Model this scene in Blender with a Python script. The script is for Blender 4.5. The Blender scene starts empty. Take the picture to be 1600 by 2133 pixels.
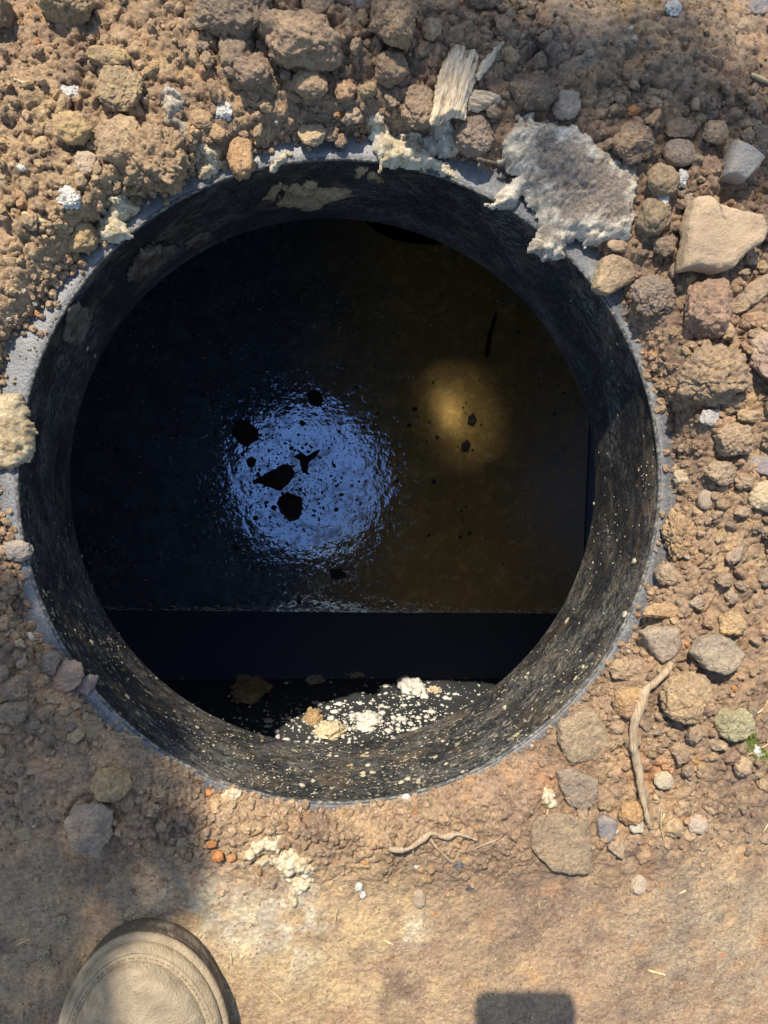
import bpy, bmesh, math, random
import numpy as np
from mathutils import Vector, Matrix, Quaternion

random.seed(7)
rng = np.random.default_rng(7)
scene = bpy.context.scene

# ------------------------------------------------------------ camera, light, exposure
W0, H0, FPX = 1600.0, 2133.0, 1540.0
cam_d = bpy.data.cameras.new('camera')
cam = bpy.data.objects.new('camera', cam_d)
scene.collection.objects.link(cam)
cam_d.sensor_fit = 'VERTICAL'; cam_d.sensor_height = 24.0; cam_d.sensor_width = 24.0
cam_d.lens = 24.0 * FPX / H0
cam_d.clip_start = 0.003; cam_d.clip_end = 500
CAM = Vector((-0.046, 0.007, 0.574))
nadir = Vector((614 - 800, -(995 - 1066.5), -FPX)).normalized()
CQ = nadir.rotation_difference(Vector((0, 0, -1)))
cam.location = CAM; cam.rotation_mode = 'QUATERNION'; cam.rotation_quaternion = CQ
scene.camera = cam

SUN = Vector((-0.29, 0.765, 1.0)).normalized()
world = bpy.data.worlds.new('World'); scene.world = world; world.use_nodes = True
wn = world.node_tree.nodes; wl = world.node_tree.links
bg = wn['Background']; sky = wn.new('ShaderNodeTexSky'); sky.sky_type = 'NISHITA'
sky.sun_disc = False; sky.sun_elevation = math.asin(SUN.z); sky.sun_rotation = math.atan2(SUN.x, SUN.y)
sky.air_density = 1.0; sky.dust_density = 0.6
wl.new(sky.outputs[0], bg.inputs[0]); bg.inputs[1].default_value = 0.15
sl = bpy.data.lights.new('sun', 'SUN'); sl.energy = 4.8; sl.angle = math.radians(0.53); sl.color = (1, 0.915, 0.78)
so = bpy.data.objects.new('sun', sl); scene.collection.objects.link(so)
so.rotation_mode = 'QUATERNION'; so.rotation_quaternion = (-SUN).to_track_quat('-Z', 'Y'); so.location = SUN * 6
scene.view_settings.view_transform = 'Standard'; scene.view_settings.look = 'None'
scene.view_settings.gamma = 1; scene.view_settings.use_curve_mapping = False
scene.view_settings.exposure = 0.68
scene.render.engine = 'CYCLES'
scene.cycles.max_bounces = 8; scene.cycles.diffuse_bounces = 3; scene.cycles.glossy_bounces = 5
scene.cycles.transparent_max_bounces = 12; scene.cycles.use_denoising = True
scene.cycles.sample_clamp_indirect = 12

# ------------------------------------------------------------ pixel of the photo -> point of the place
def ray(px, py):
    return (CQ @ Vector((px - W0 / 2, -(py - H0 / 2), -FPX))).normalized()
def P(px, py, z=0.0):
    d = ray(px, py); t = (z - CAM.z) / d.z
    return CAM + d * t
RIM = 0.250; NECK = 0.133
def neck_point(px, py):                       # where the ray meets the inside of the neck
    d = ray(px, py); o = CAM
    a = d.x**2 + d.y**2; b = 2 * (o.x * d.x + o.y * d.y); c = o.x**2 + o.y**2 - (RIM - .003)**2
    t = (-b + math.sqrt(b * b - 4 * a * c)) / (2 * a); p = o + d * t
    return math.atan2(p.y, p.x), p.z

# ------------------------------------------------------------ numpy noise
def _h(*a):
    h = np.zeros(np.broadcast(*a).shape, dtype=np.uint32)
    for i, v in enumerate(a):
        h = (h ^ (np.asarray(v).astype(np.int64) & 0xffffffff).astype(np.uint32)) * np.uint32(0x9E3779B1)
        h ^= h >> np.uint32(15); h = h * np.uint32(0x85EBCA77); h ^= h >> np.uint32(13)
    return h.astype(np.float64) / 4294967296.0
def vn2(x, y, s=0):
    ix = np.floor(x); iy = np.floor(y); fx = x - ix; fy = y - iy
    fx = fx**3 * (fx * (fx * 6 - 15) + 10); fy = fy**3 * (fy * (fy * 6 - 15) + 10)
    a = _h(ix, iy, s); b = _h(ix + 1, iy, s); c = _h(ix, iy + 1, s); d = _h(ix + 1, iy + 1, s)
    return ((a + (b - a) * fx) * (1 - fy) + (c + (d - c) * fx) * fy) * 2 - 1
def fbm2(x, y, f, o=4, s=0, g=.5):
    t = 0; a = 1; n = 0
    for i in range(o):
        t = t + a * vn2(x * f + 17.3 * i, y * f - 9.1 * i, s + i); n += a; a *= g; f *= 2.03
    return t / n
def vn3(p, s=0):
    i = np.floor(p); f = p - i; f = f * f * (3 - 2 * f); r = 0
    for dx in (0, 1):
        for dy in (0, 1):
            for dz in (0, 1):
                w = (f[:, 0] if dx else 1 - f[:, 0]) * (f[:, 1] if dy else 1 - f[:, 1]) * (f[:, 2] if dz else 1 - f[:, 2])
                r = r + w * _h(i[:, 0] + dx, i[:, 1] + dy, i[:, 2] + dz, s)
    return r * 2 - 1
def fbm3(p, f, o=4, s=0, g=.5, billow=False):
    t = 0; a = 1; n = 0
    for i in range(o):
        v = vn3(p * f + 5.7 * i, s + i)
        if billow: v = 1 - 2.4 * np.abs(v) 
        t = t + a * v; n += a; a *= g; f *= 2.1
    return t / n
def worley(x, y, c, s):
    X = x / c; Y = y / c; ix = np.floor(X); iy = np.floor(Y)
    f1 = np.full(X.shape, 9.0); f2 = np.full(X.shape, 9.0); r = np.zeros(X.shape)
    for dx in (-1, 0, 1):
        for dy in (-1, 0, 1):
            cx = ix + dx; cy = iy + dy
            d = np.hypot(cx + _h(cx, cy, s) - X, cy + _h(cx, cy, s + 1) - Y)
            m = d < f1
            f2 = np.where(m, f1, np.minimum(f2, d)); r = np.where(m, _h(cx, cy, s + 2), r); f1 = np.where(m, d, f1)
    return f1, f2, r
def worley3(p, s):
    i = np.floor(p); f1 = np.full(len(p), 9.0); r = np.zeros(len(p))
    for dx in (-1, 0, 1):
        for dy in (-1, 0, 1):
            for dz in (-1, 0, 1):
                a, b, c = i[:, 0] + dx, i[:, 1] + dy, i[:, 2] + dz
                d = np.sqrt((a + _h(a, b, c, s) - p[:, 0])**2 + (b + _h(a, b, c, s + 1) - p[:, 1])**2 + (c + _h(a, b, c, s + 2) - p[:, 2])**2)
                r = np.where(d < f1, _h(a, b, c, s + 5), r); f1 = np.minimum(f1, d)
    return np.sqrt(np.clip(1 - (f1 / .85)**2, 0, 1)) * (.35 + .65 * r)
def sstep(a, b, x):
    t = np.clip((x - a) / (b - a), 0, 1); return t * t * (3 - 2 * t)

# ------------------------------------------------------------ shape of the soil
EDGE = [(0, 42), (12, 36), (22, 22), (34, 34), (42, 60), (52, 70), (65, 62), (78, 50), (90, 50), (102, 40), (112, 34), (122, 30), (130, 46),
        (137, 62), (142, 34), (150, 44), (158, 66), (166, 60), (174, 40), (182, 40), (188, 26), (196, 34), (202, 52), (206, 40), (210, 6),
        (215, 6), (219, 36), (224, 30), (229, 4), (236, 4), (241, 20), (245, 30), (250, 3), (257, 8), (262, 24), (270, 8), (280, 2),
        (290, 3), (300, 10), (310, 14), (318, 24), (325, 18), (333, 44), (340, 30), (348, 44), (354, 46), (360, 42)]
PX = 0.000373
def r_smooth(th):
    d = np.degrees(th) % 360; k = [a for a, b in EDGE]; v = [b for a, b in EDGE]
    return RIM + PX * sum(np.interp((d + o) % 360, k, v) for o in (-9, -4, 0, 4, 9)) / 5
def r_in(th):
    d = np.degrees(th) % 360
    e = np.interp(d, [a for a, b in EDGE], [b for a, b in EDGE])
    cx = np.cos(th) * .26; cy = np.sin(th) * .26
    e = e + 13 * fbm2(cx, cy, 60, 3, 40) + 7 * vn2(cx * 260, cy * 260, 41) + 3 * vn2(cx * 600, cy * 600, 44)
    return RIM + np.maximum(e, 2) * PX
#        px   py    rx   ry   big  mid  small base
ZONES = [(1500, 780, 170, 430, .75, .9, .5, .018), (760, 110, 330, 130, .8, .9, .6, .018), (190, 360, 260, 300, .25, .8, .9, .012),
         (1350, 130, 260, 170, .05, .3, .8, .014), (1420, 1480, 230, 230, .35, .75, .5, .010), (30, 1280, 110, 260, .55, .8, .4, .012),
         (480, 1680, 300, 90, .1, .6, 1, .006), (950, 1740, 350, 70, .1, .5, .9, .005), (1330, 350, 200, 130, .5, .8, .6, .012)]
ZG = [(P(z[0], z[1]), z[2] * PX, z[3] * PX) + tuple(z[4:]) for z in ZONES]
def zone(x, y):
    out = [0.0, .04, .17, .009]
    out = [np.full(x.shape, v) for v in out]
    for p, rx, ry, *v in ZG:
        w = np.exp(-(((x - p.x) / rx)**2 + ((y - p.y) / ry)**2) * .7)
        for i in range(4): out[i] = out[i] + w * v[i]
    return out
def dome(f, k=.62):
    return np.sqrt(np.clip(1 - (f / k)**2, 0, 1))
mound = P(1190, 130); dent = P(60, 1700)
def height(x, y):
    r = np.hypot(x, y); th = np.arctan2(y, x)
    s = r - r_in(th)
    big, mid, sm, base = zone(x, y)
    wx = x + .004 * fbm2(x, y, 70, 3, 11); wy = y + .004 * fbm2(x, y, 70, 3, 15)
    near = 1 - sstep(.7, 1.4, r)
    h = base + .005 * fbm2(x, y, 11, 3, 3) + .05 * fbm2(x, y, .6, 3, 4) * sstep(.7, 3, r)
    m = np.clip(1 - ((x - mound.x) / .036)**2 - ((y - mound.y) / .044)**2 + .35 * fbm2(x, y, 60, 3, 8), 0, 1)
    h = h + .010 * sstep(0, .45, m)
    calm = 1 - .75 * sstep(0, .4, m)
    f, g, c = worley(wx, wy, .030, 21); h = h + near * np.clip(big, 0, 1) * .014 * dome(f, .6) * (.2 + .8 * c)
    f, g, c = worley(wx, wy, .0125, 31); h = h + near * np.clip(mid, 0, 1) * calm * .0034 * dome(f, .62) * (.15 + .85 * c) + near * np.clip(mid, 0, 1) * calm * .0042 * (.1 + .9 * c) * sstep(.01, .2, g - f)
    wx = x + .0012 * fbm2(x, y, 260, 2, 12); wy = y + .0012 * fbm2(x, y, 260, 2, 16)
    f, g, c = worley(wx, wy, .0062, 41); h = h + near * np.clip(sm + .1, 0, 1) * (.4 + .6 * calm) * .0036 * dome(f, .66) * (.1 + .9 * c)
    f, g, c = worley(x, y, .0031, 51); h = h + near * np.clip(sm, .2, 1) * .0019 * dome(f) * (.1 + .9 * c)
    ck = np.abs(fbm2(wx, wy, 42, 4, 77)); h = h - near * .0036 * np.clip(1 - ck / .035, 0, 1) * sstep(.1, .5, mid)
    h = h + .0008 * fbm2(x, y, 420, 3, 61)
    s_ = np.maximum(r - r_smooth(th), 0) + .002; e = np.clip(np.maximum(s * .25, s_ * .9) / .016, 0, 1); e2 = np.clip(s / .0016, 0, 1)
    h = h * (.25 * e2 + .75 * e * e * (3 - 2 * e))
    return np.where(s <= 0, -.0025, h * np.sqrt(e2) - .0025 * (1 - e2))
def hz(x, y): return float(height(np.array([x]), np.array([y]))[0])

# ------------------------------------------------------------ mesh helpers
def mesh_from(name, v, f, smooth=True, col=None):
    v = np.asarray(v, dtype=np.float32); f = np.asarray(f, dtype=np.int32)
    me = bpy.data.meshes.new(name); k = f.shape[1]
    me.vertices.add(len(v)); me.vertices.foreach_set('co', v.ravel())
    me.loops.add(f.size); me.loops.foreach_set('vertex_index', f.ravel())
    me.polygons.add(len(f)); me.polygons.foreach_set('loop_start', np.arange(0, f.size, k, dtype=np.int32))
    me.polygons.foreach_set('loop_total', np.full(len(f), k, dtype=np.int32))
    me.polygons.foreach_set('use_smooth', np.full(len(f), smooth))
    me.update(calc_edges=True)
    if col is not None:
        a = me.color_attributes.new('tint', 'FLOAT_COLOR', 'POINT')
        c = np.ones((len(v), 4), dtype=np.float32); c[:, :3] = col; a.data.foreach_set('color', c.ravel())
    return me
def link(name, me, mat, parent=None, loc=None, kind=None, label=None, cat=None, group=None, color=None):
    o = bpy.data.objects.new(name, me); scene.collection.objects.link(o)
    if mat and not me.materials: me.materials.append(mat)
    if parent: o.parent = parent
    if loc is not None: o.location = loc
    if kind: o['kind'] = kind
    if label: o['label'] = label
    if cat: o['category'] = cat
    if group: o['group'] = group
    if color: o.color = (*color, 1)
    return o
def empty(name, loc, label, cat, group=None):
    o = bpy.data.objects.new(name, None); scene.collection.objects.link(o)
    o.location = loc; o.empty_display_size = .02; o['label'] = label; o['category'] = cat
    if group: o['group'] = group
    bpy.context.view_layer.update()
    return o
_ico = {}
def ico(n):
    if n not in _ico:
        bm = bmesh.new(); bmesh.ops.create_icosphere(bm, subdivisions=n + 1, radius=1)
        _ico[n] = (np.array([v.co[:] for v in bm.verts]), np.array([[v.index for v in f.verts] for f in bm.faces])); bm.free()
    return _ico[n]
def tube(pts, rads, n=8, rough=0, seed=0):
    pts = np.array(pts, float); m = len(pts); V = []; F = []
    tan = np.gradient(pts, axis=0); tan /= np.linalg.norm(tan, axis=1)[:, None] + 1e-9
    for i in range(m):
        t = tan[i]; u = np.cross(t, (0, 0, 1)); 
        if np.linalg.norm(u) < 1e-3: u = np.array((1.0, 0, 0))
        u /= np.linalg.norm(u); w = np.cross(u, t)
        for k in range(n):
            a = 2 * math.pi * k / n; V.append(pts[i] + rads[i] * (math.cos(a) * u + math.sin(a) * w))
    for i in range(m - 1):
        for k in range(n): F.append((i * n + k, i * n + (k + 1) % n, (i + 1) * n + (k + 1) % n, (i + 1) * n + k))
    V = np.array(V)
    if rough: V += (vn3(V * 180, seed)[:, None] * rough) * (V - np.repeat(pts, n, axis=0)) / (np.repeat(np.array(rads), n)[:, None])
    return V, np.array(F)
def smooth_path(pts, n):
    pts = np.array(pts, float); k = len(pts); t = np.linspace(0, k - 1, n); out = []
    for u in t:
        i = min(int(u), k - 2); f = u - i
        p0, p1, p2, p3 = pts[max(i - 1, 0)], pts[i], pts[i + 1], pts[min(i + 2, k - 1)]
        out.append(.5 * ((2 * p1) + (-p0 + p2) * f + (2 * p0 - 5 * p1 + 4 * p2 - p3) * f * f + (-p0 + 3 * p1 - 3 * p2 + p3) * f**3))
    return np.array(out)

# rounded or angular lump: outline radius by angle, thickness, power (low = boxy), noise
def lump(n, rx, ry, rz, seed, power=.75, amp=.16, facets=0, outline=None, crumb=.06, freq=1.6):
    v, f = ico(n); r = np.random.default_rng(seed)
    d = v.copy(); rad = np.ones(len(d))
    if facets:
        for i in range(facets):
            nn = r.normal(size=3); nn /= np.linalg.norm(nn); k = .62 + .28 * r.random()
            dt = d @ nn; rad = np.where(dt > .05, np.minimum(rad, k / np.maximum(dt, .05)), rad)
    p = d * rad[:, None]
    p = np.sign(p) * np.abs(p)**power
    if outline is not None:
        th = np.arctan2(d[:, 1], d[:, 0]); ol = np.array(outline); a = np.arctan2(ol[:, 1], ol[:, 0]); o = np.argsort(a)
        a = a[o]; q = ol[o]; M = 720; tt = np.linspace(-math.pi, math.pi, M); R = np.zeros(M)
        for i, t in enumerate(tt):                      # ray against each side of the polygon
            best = 0
            for j in range(len(q)):
                A = q[j]; B = q[(j + 1) % len(q)]; e = B - A; dx, dy = math.cos(t), math.sin(t)
                den = dx * e[1] - dy * e[0]
                if abs(den) < 1e-12: continue
                s = (A[0] * e[1] - A[1] * e[0]) / den; w = (A[0] * dy - A[1] * dx) / den
                if s > 0 and -1e-6 <= w <= 1 + 1e-6: best = max(best, s)
            R[i] = best
        R = np.convolve(np.concatenate([R[-8:], R, R[:8]]), np.ones(9) / 9, 'same')[8:-8]
        R = R * (1 + .05 * fbm2(np.cos(tt) * 2.2 + seed, np.sin(tt) * 2.2, 1, 4, seed, .65))
        rr = np.interp(th, tt, R); el = np.abs(d[:, 2]); hor = np.sqrt(1 - np.minimum(el, 1)**2)
        p = np.stack([np.cos(th) * rr * hor**.45, np.sin(th) * rr * hor**.45, np.sign(d[:, 2]) * rz * np.abs(d[:, 2])**.45], 1)
        S = rx
        nz = fbm3(d * 1.0 + seed, freq * 1.3, 3, seed)[:, None] * amp
        p = p * (1 + nz * np.array((.4, .4, 1.0))); tl = np.random.default_rng(seed).uniform(-.16, .16, 2)
        p[:, 2] += p[:, 0] * tl[0] + p[:, 1] * tl[1] + fbm3(p / max(rx, ry) * 1.8 + seed, 1, 3, seed) * rz * amp * 3
    else:
        S = 1
        nz = fbm3(p + seed * 1.7, freq, 3, seed)[:, None] * amp * 1.6
        p = p * (1 + nz); p = p * np.array((rx, ry, rz))
    c = crumb * (min(rx, ry) if outline is None else min(rx, ry) * .7)
    q = p / max(rx, ry) + fbm3(p / max(rx, ry), 3, 2, seed)[:, None] * .08
    g1 = worley3(q * 3.2 + seed, seed); g2 = worley3(q * 7.5 - seed, seed + 3)
    p = p + d * ((g1 * 1.5 + g2 * .8 - 1.2 + .5 * fbm3(q + seed, 14, 2, seed + 9))[:, None] * c)
    return p, f

LAST = [None]
def poly_patch(poly, step, top, seed, wobble=.0025, zmap=None, fringe=.45):
    """irregular slab: outline polygon (metres, 2D), top(dist_to_edge, x, y) height; zmap(x,y,h)->3D"""
    poly = np.array(poly, float); mn = poly.min(0) - .004; mx = poly.max(0) + .004
    nx = int((mx[0] - mn[0]) / step) + 2; ny = int((mx[1] - mn[1]) / step) + 2
    X, Y = np.meshgrid(np.linspace(mn[0], mx[0], nx), np.linspace(mn[1], mx[1], ny), indexing='ij')
    x = X + wobble * fbm2(X, Y, 90, 4, seed, .6) * 1.6; y = Y + wobble * fbm2(X, Y, 90, 4, seed + 5, .6) * 1.6
    ins = np.zeros(X.shape, bool); dist = np.full(X.shape, 9.0); n = len(poly)
    for i in range(n):
        a = poly[i]; b = poly[(i + 1) % n]; e = b - a
        c = ((a[1] > y) != (b[1] > y)); xi = a[0] + (y - a[1]) * e[0] / (e[1] if abs(e[1]) > 1e-12 else 1e-12)
        ins ^= c & (x < xi)
        t = np.clip(((x - a[0]) * e[0] + (y - a[1]) * e[1]) / (e @ e + 1e-12), 0, 1)
        dist = np.minimum(dist, np.hypot(x - a[0] - t * e[0], y - a[1] - t * e[1]))
    dist = np.where(ins, dist, -dist)
    cell = (dist[:-1, :-1] > 0) | (dist[1:, 1:] > 0) | (dist[1:, :-1] > 0) | (dist[:-1, 1:] > 0)
    H = top(np.maximum(dist, 0), X, Y)
    used = np.zeros(X.shape, bool); used[:-1, :-1] |= cell; used[1:, 1:] |= cell; used[1:, :-1] |= cell; used[:-1, 1:] |= cell
    idx = -np.ones(X.shape, int); idx[used] = np.arange(used.sum()); N = used.sum()
    xs, ys = X[used], Y[used]; h = H[used]; low = np.minimum(h * .0, -.0005) - .35 * h * (dist[used] > step)
    z = zmap or (lambda x, y, h: np.stack([x, y, h], 1))
    V = np.concatenate([z(xs, ys, np.maximum(h, .0004)), z(xs, ys, low)])
    I, J = np.nonzero(cell); a, b, c, d = idx[I, J], idx[I + 1, J], idx[I + 1, J + 1], idx[I, J + 1]
    dd = np.maximum(dist[used], 0); LAST[0] = np.concatenate([dd, dd])
    F = [np.stack([a, b, c, d], 1), np.stack([d + N, c + N, b + N, a + N], 1)]
    pad = np.pad(cell, 1)
    for di, dj, p, q in ((-1, 0, d, a), (1, 0, b, c), (0, -1, a, b), (0, 1, c, d)):
        m = ~pad[I + 1 + di, J + 1 + dj]
        F.append(np.stack([q[m], p[m], p[m] + N, q[m] + N], 1))
    return V, np.concatenate(F)

# ------------------------------------------------------------ materials
def mat(name, rough=.9, spec=.3):
    m = bpy.data.materials.new(name); m.use_nodes = True; nt = m.node_tree
    b = nt.nodes['Principled BSDF']; b.inputs['Roughness'].default_value = rough; b.inputs['Specular IOR Level'].default_value = spec
    return m, nt, b
def node(nt, t, **kw):
    n = nt.nodes.new(t)
    for k, v in kw.items():
        if isinstance(k, str) and hasattr(n, k) and not k.startswith('i_'): setattr(n, k, v)
        else: n.inputs[k[2:].replace('_', ' ')].default_value = v
    return n
def noise(nt, vec, scale, detail=4, rough=.55, dist=0):
    n = node(nt, 'ShaderNodeTexNoise', i_Scale=scale, i_Detail=detail, i_Roughness=rough, i_Distortion=dist)
    if vec is not None: nt.links.new(vec, n.inputs['Vector'])
    return n.outputs['Fac']
def ramp(nt, fac, stops):
    r = nt.nodes.new('ShaderNodeValToRGB'); e = r.color_ramp.elements
    while len(e) < len(stops): e.new(.5)
    for k, (p, c) in enumerate(stops):
        e[k].position = p; e[k].color = (*c, 1) if len(c) == 3 else c
    nt.links.new(fac, r.inputs[0]); return r.outputs[0]
def mix(nt, fac, a, b, mode='MIX'):
    m = nt.nodes.new('ShaderNodeMix'); m.data_type = 'RGBA'; m.blend_type = mode
    for s, v in ((m.inputs[0], fac), (m.inputs[6], a), (m.inputs[7], b)):
        if isinstance(v, (int, float)): s.default_value = v
        elif isinstance(v, tuple): s.default_value = (*v, 1)
        else: nt.links.new(v, s)
    return m.outputs[2]
def math_(nt, op, a, b=0.0):
    m = nt.nodes.new('ShaderNodeMath'); m.operation = op
    for s, v in ((m.inputs[0], a), (m.inputs[1], b)):
        if isinstance(v, (int, float)): s.default_value = v
        else: nt.links.new(v, s)
    return m.outputs[0]
def bump(nt, b, h, dist, strength=1.0):
    n = node(nt, 'ShaderNodeBump', i_Strength=strength, i_Distance=dist); nt.links.new(h, n.inputs['Height']); nt.links.new(n.outputs[0], b.inputs['Normal'])
def coords(nt, kind='Object'):
    return nt.nodes.new('ShaderNodeTexCoord').outputs[kind]
def soil_mat(name, source):
    m, nt, b = mat(name, .92, .22)
    c = coords(nt)
    if source == 'object':
        oi = nt.nodes.new('ShaderNodeObjectInfo'); base = oi.outputs['Color']
        va = nt.nodes.new('ShaderNodeVectorMath'); va.operation = 'ADD'; nt.links.new(c, va.inputs[0]); nt.links.new(oi.outputs['Random'], va.inputs[1]); c = va.outputs[0]
    else:
        at = nt.nodes.new('ShaderNodeAttribute'); at.attribute_name = 'tint'; base = at.outputs['Color']
    n1 = noise(nt, c, 45, 6, .65); n2 = noise(nt, c, 330, 5, .7); n3 = noise(nt, c, 1100, 3, .7)
    col = mix(nt, 1.0, base, ramp(nt, n1, [(.25, (.62, .58, .58)), (.5, (1, 1, 1)), (.75, (1.34, 1.27, 1.08))]), 'MULTIPLY')
    col = mix(nt, 1.0, col, ramp(nt, n2, [(.28, (.60, .56, .53)), (.5, (1, 1, 1)), (.72, (1.4, 1.38, 1.34))]), 'MULTIPLY')
    if source == 'object': col = mix(nt, ramp(nt, noise(nt, c, 140, 5, .7), [(.40, (.05,) * 3), (.68, (.5,) * 3)]), col, mix(nt, 1.0, (.36, .255, .16), ramp(nt, n2, [(.28, (.6, .56, .53)), (.5, (1, 1, 1)), (.72, (1.4, 1.38, 1.34))]), 'MULTIPLY'))
    vo = node(nt, 'ShaderNodeTexVoronoi', i_Scale=420.0); nt.links.new(c, vo.inputs['Vector'])
    sx = nt.nodes.new('ShaderNodeSeparateColor'); nt.links.new(vo.outputs['Color'], sx.inputs[0])
    sp = math_(nt, 'MULTIPLY', math_(nt, 'GREATER_THAN', sx.outputs[0], .93), math_(nt, 'LESS_THAN', vo.outputs['Distance'], .33))
    col = mix(nt, math_(nt, 'MULTIPLY', sp, .55), col, mix(nt, math_(nt, 'GREATER_THAN', sx.outputs[1], .75), (.55, .48, .36), (.48, .22, .09)))
    dk = math_(nt, 'MULTIPLY', math_(nt, 'LESS_THAN', sx.outputs[0], .05), math_(nt, 'LESS_THAN', vo.outputs['Distance'], .4))
    col = mix(nt, math_(nt, 'MULTIPLY', dk, .6), col, (.07, .055, .045))
    nt.links.new(col, b.inputs['Base Color'])
    h = math_(nt, 'ADD', math_(nt, 'MULTIPLY', n2, 1.0), math_(nt, 'MULTIPLY', n3, .5))
    bump(nt, b, h, .0026, 1.0)
    return m
M_soil = soil_mat('soil', 'attr'); M_clod = soil_mat('dry_clod', 'object')
def stone_mat():
    m, nt, b = mat('stone', .8, .35); c = coords(nt); oi = nt.nodes.new('ShaderNodeObjectInfo')
    n1 = noise(nt, c, 60, 6, .6); n2 = noise(nt, c, 500, 4, .7)
    col = mix(nt, 1.0, oi.outputs['Color'], ramp(nt, n1, [(.3, (.78, .75, .74)), (.7, (1.15, 1.15, 1.12))]), 'MULTIPLY')
    col = mix(nt, 1.0, col, ramp(nt, n2, [(.3, (.82, .8, .78)), (.7, (1.15, 1.15, 1.15))]), 'MULTIPLY')
    col = mix(nt, ramp(nt, noise(nt, c, 110, 5, .7), [(.4, (.05,) * 3), (.68, (.75,) * 3)]), col, (.37, .27, .175))
    nt.links.new(col, b.inputs['Base Color']); bump(nt, b, math_(nt, 'ADD', n2, n1), .0014); return m
M_stone = stone_mat()
def scum_mat(name, cols, brown=.5):
    m, nt, b = mat(name, .85, .3); c = coords(nt)
    n1 = noise(nt, c, 55, 6, .65, .8); n2 = noise(nt, c, 260, 6, .75, 1.5); n3 = noise(nt, c, 900, 3, .7)
    col = ramp(nt, n1, [(.28, cols[0]), (.42, cols[1]), (.55, cols[2]), (.72, cols[3])])
    col = mix(nt, 1.0, col, ramp(nt, n2, [(.32, (.42, .36, .30)), (.47, (1, 1, 1)), (.7, (1.35, 1.35, 1.32))]), 'MULTIPLY')
    at = nt.nodes.new('ShaderNodeAttribute'); at.attribute_name = 'tint'
    col = mix(nt, math_(nt, 'MULTIPLY', at.outputs['Fac'], .85), col, ramp(nt, n2, [(.3, (.10, .075, .055)), (.5, (.25, .195, .15)), (.7, (.40, .34, .28))]))
    nt.links.new(col, b.inputs['Base Color']); bump(nt, b, math_(nt, 'ADD', n2, math_(nt, 'MULTIPLY', n3, .5)), .0028); return m
M_white = scum_mat('grey_white_residue', [(.26, .19, .13), (.42, .35, .27), (.70, .61, .47), (.84, .77, .64)])
M_cream = scum_mat('cream_residue', [(.36, .25, .13), (.60, .48, .29), (.74, .64, .45), (.82, .77, .62)])
M_tanc = scum_mat('tan_residue', [(.30, .20, .11), (.46, .34, .19), (.58, .46, .28), (.68, .60, .44)])
M_flake = scum_mat('white_flake', [(.45, .40, .32), (.66, .62, .54), (.76, .74, .68), (.82, .80, .75)])
M_dirt = scum_mat('brown_crust', [(.05, .035, .022), (.11, .075, .045), (.20, .15, .10), (.34, .30, .25)])
M_mud = scum_mat('dried_mud', [(.22, .15, .08), (.38, .255, .125), (.52, .36, .19), (.60, .45, .27)])
def wood_mat(name, a, d):
    m, nt, b = mat(name, .8, .25); c = coords(nt); mp = node(nt, 'ShaderNodeMapping'); mp.inputs['Scale'].default_value = (900, 60, 300)
    nt.links.new(c, mp.inputs[0]); n = noise(nt, mp.outputs[0], 1, 5, .65, .4); n2 = noise(nt, c, 120, 4)
    col = mix(nt, 1.0, ramp(nt, n, [(.3, d), (.48, a), (.7, tuple(min(.9, x * 1.25) for x in a))]), ramp(nt, n2, [(.3, (.72, .66, .6)), (.55, (1, 1, 1))]), 'MULTIPLY')
    nt.links.new(col, b.inputs['Base Color']); bump(nt, b, n, .0016); return m
M_wood = wood_mat('pale_wood', (.62, .50, .34), (.22, .14, .08)); M_root = wood_mat('root_bark', (.40, .30, .19), (.20, .14, .09))
M_straw = wood_mat('straw', (.55, .44, .24), (.35, .26, .12))
M_moss, nt, b = mat('moss', .95, .1); b.inputs['Base Color'].default_value = (.13, .19, .03, 1)

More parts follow.
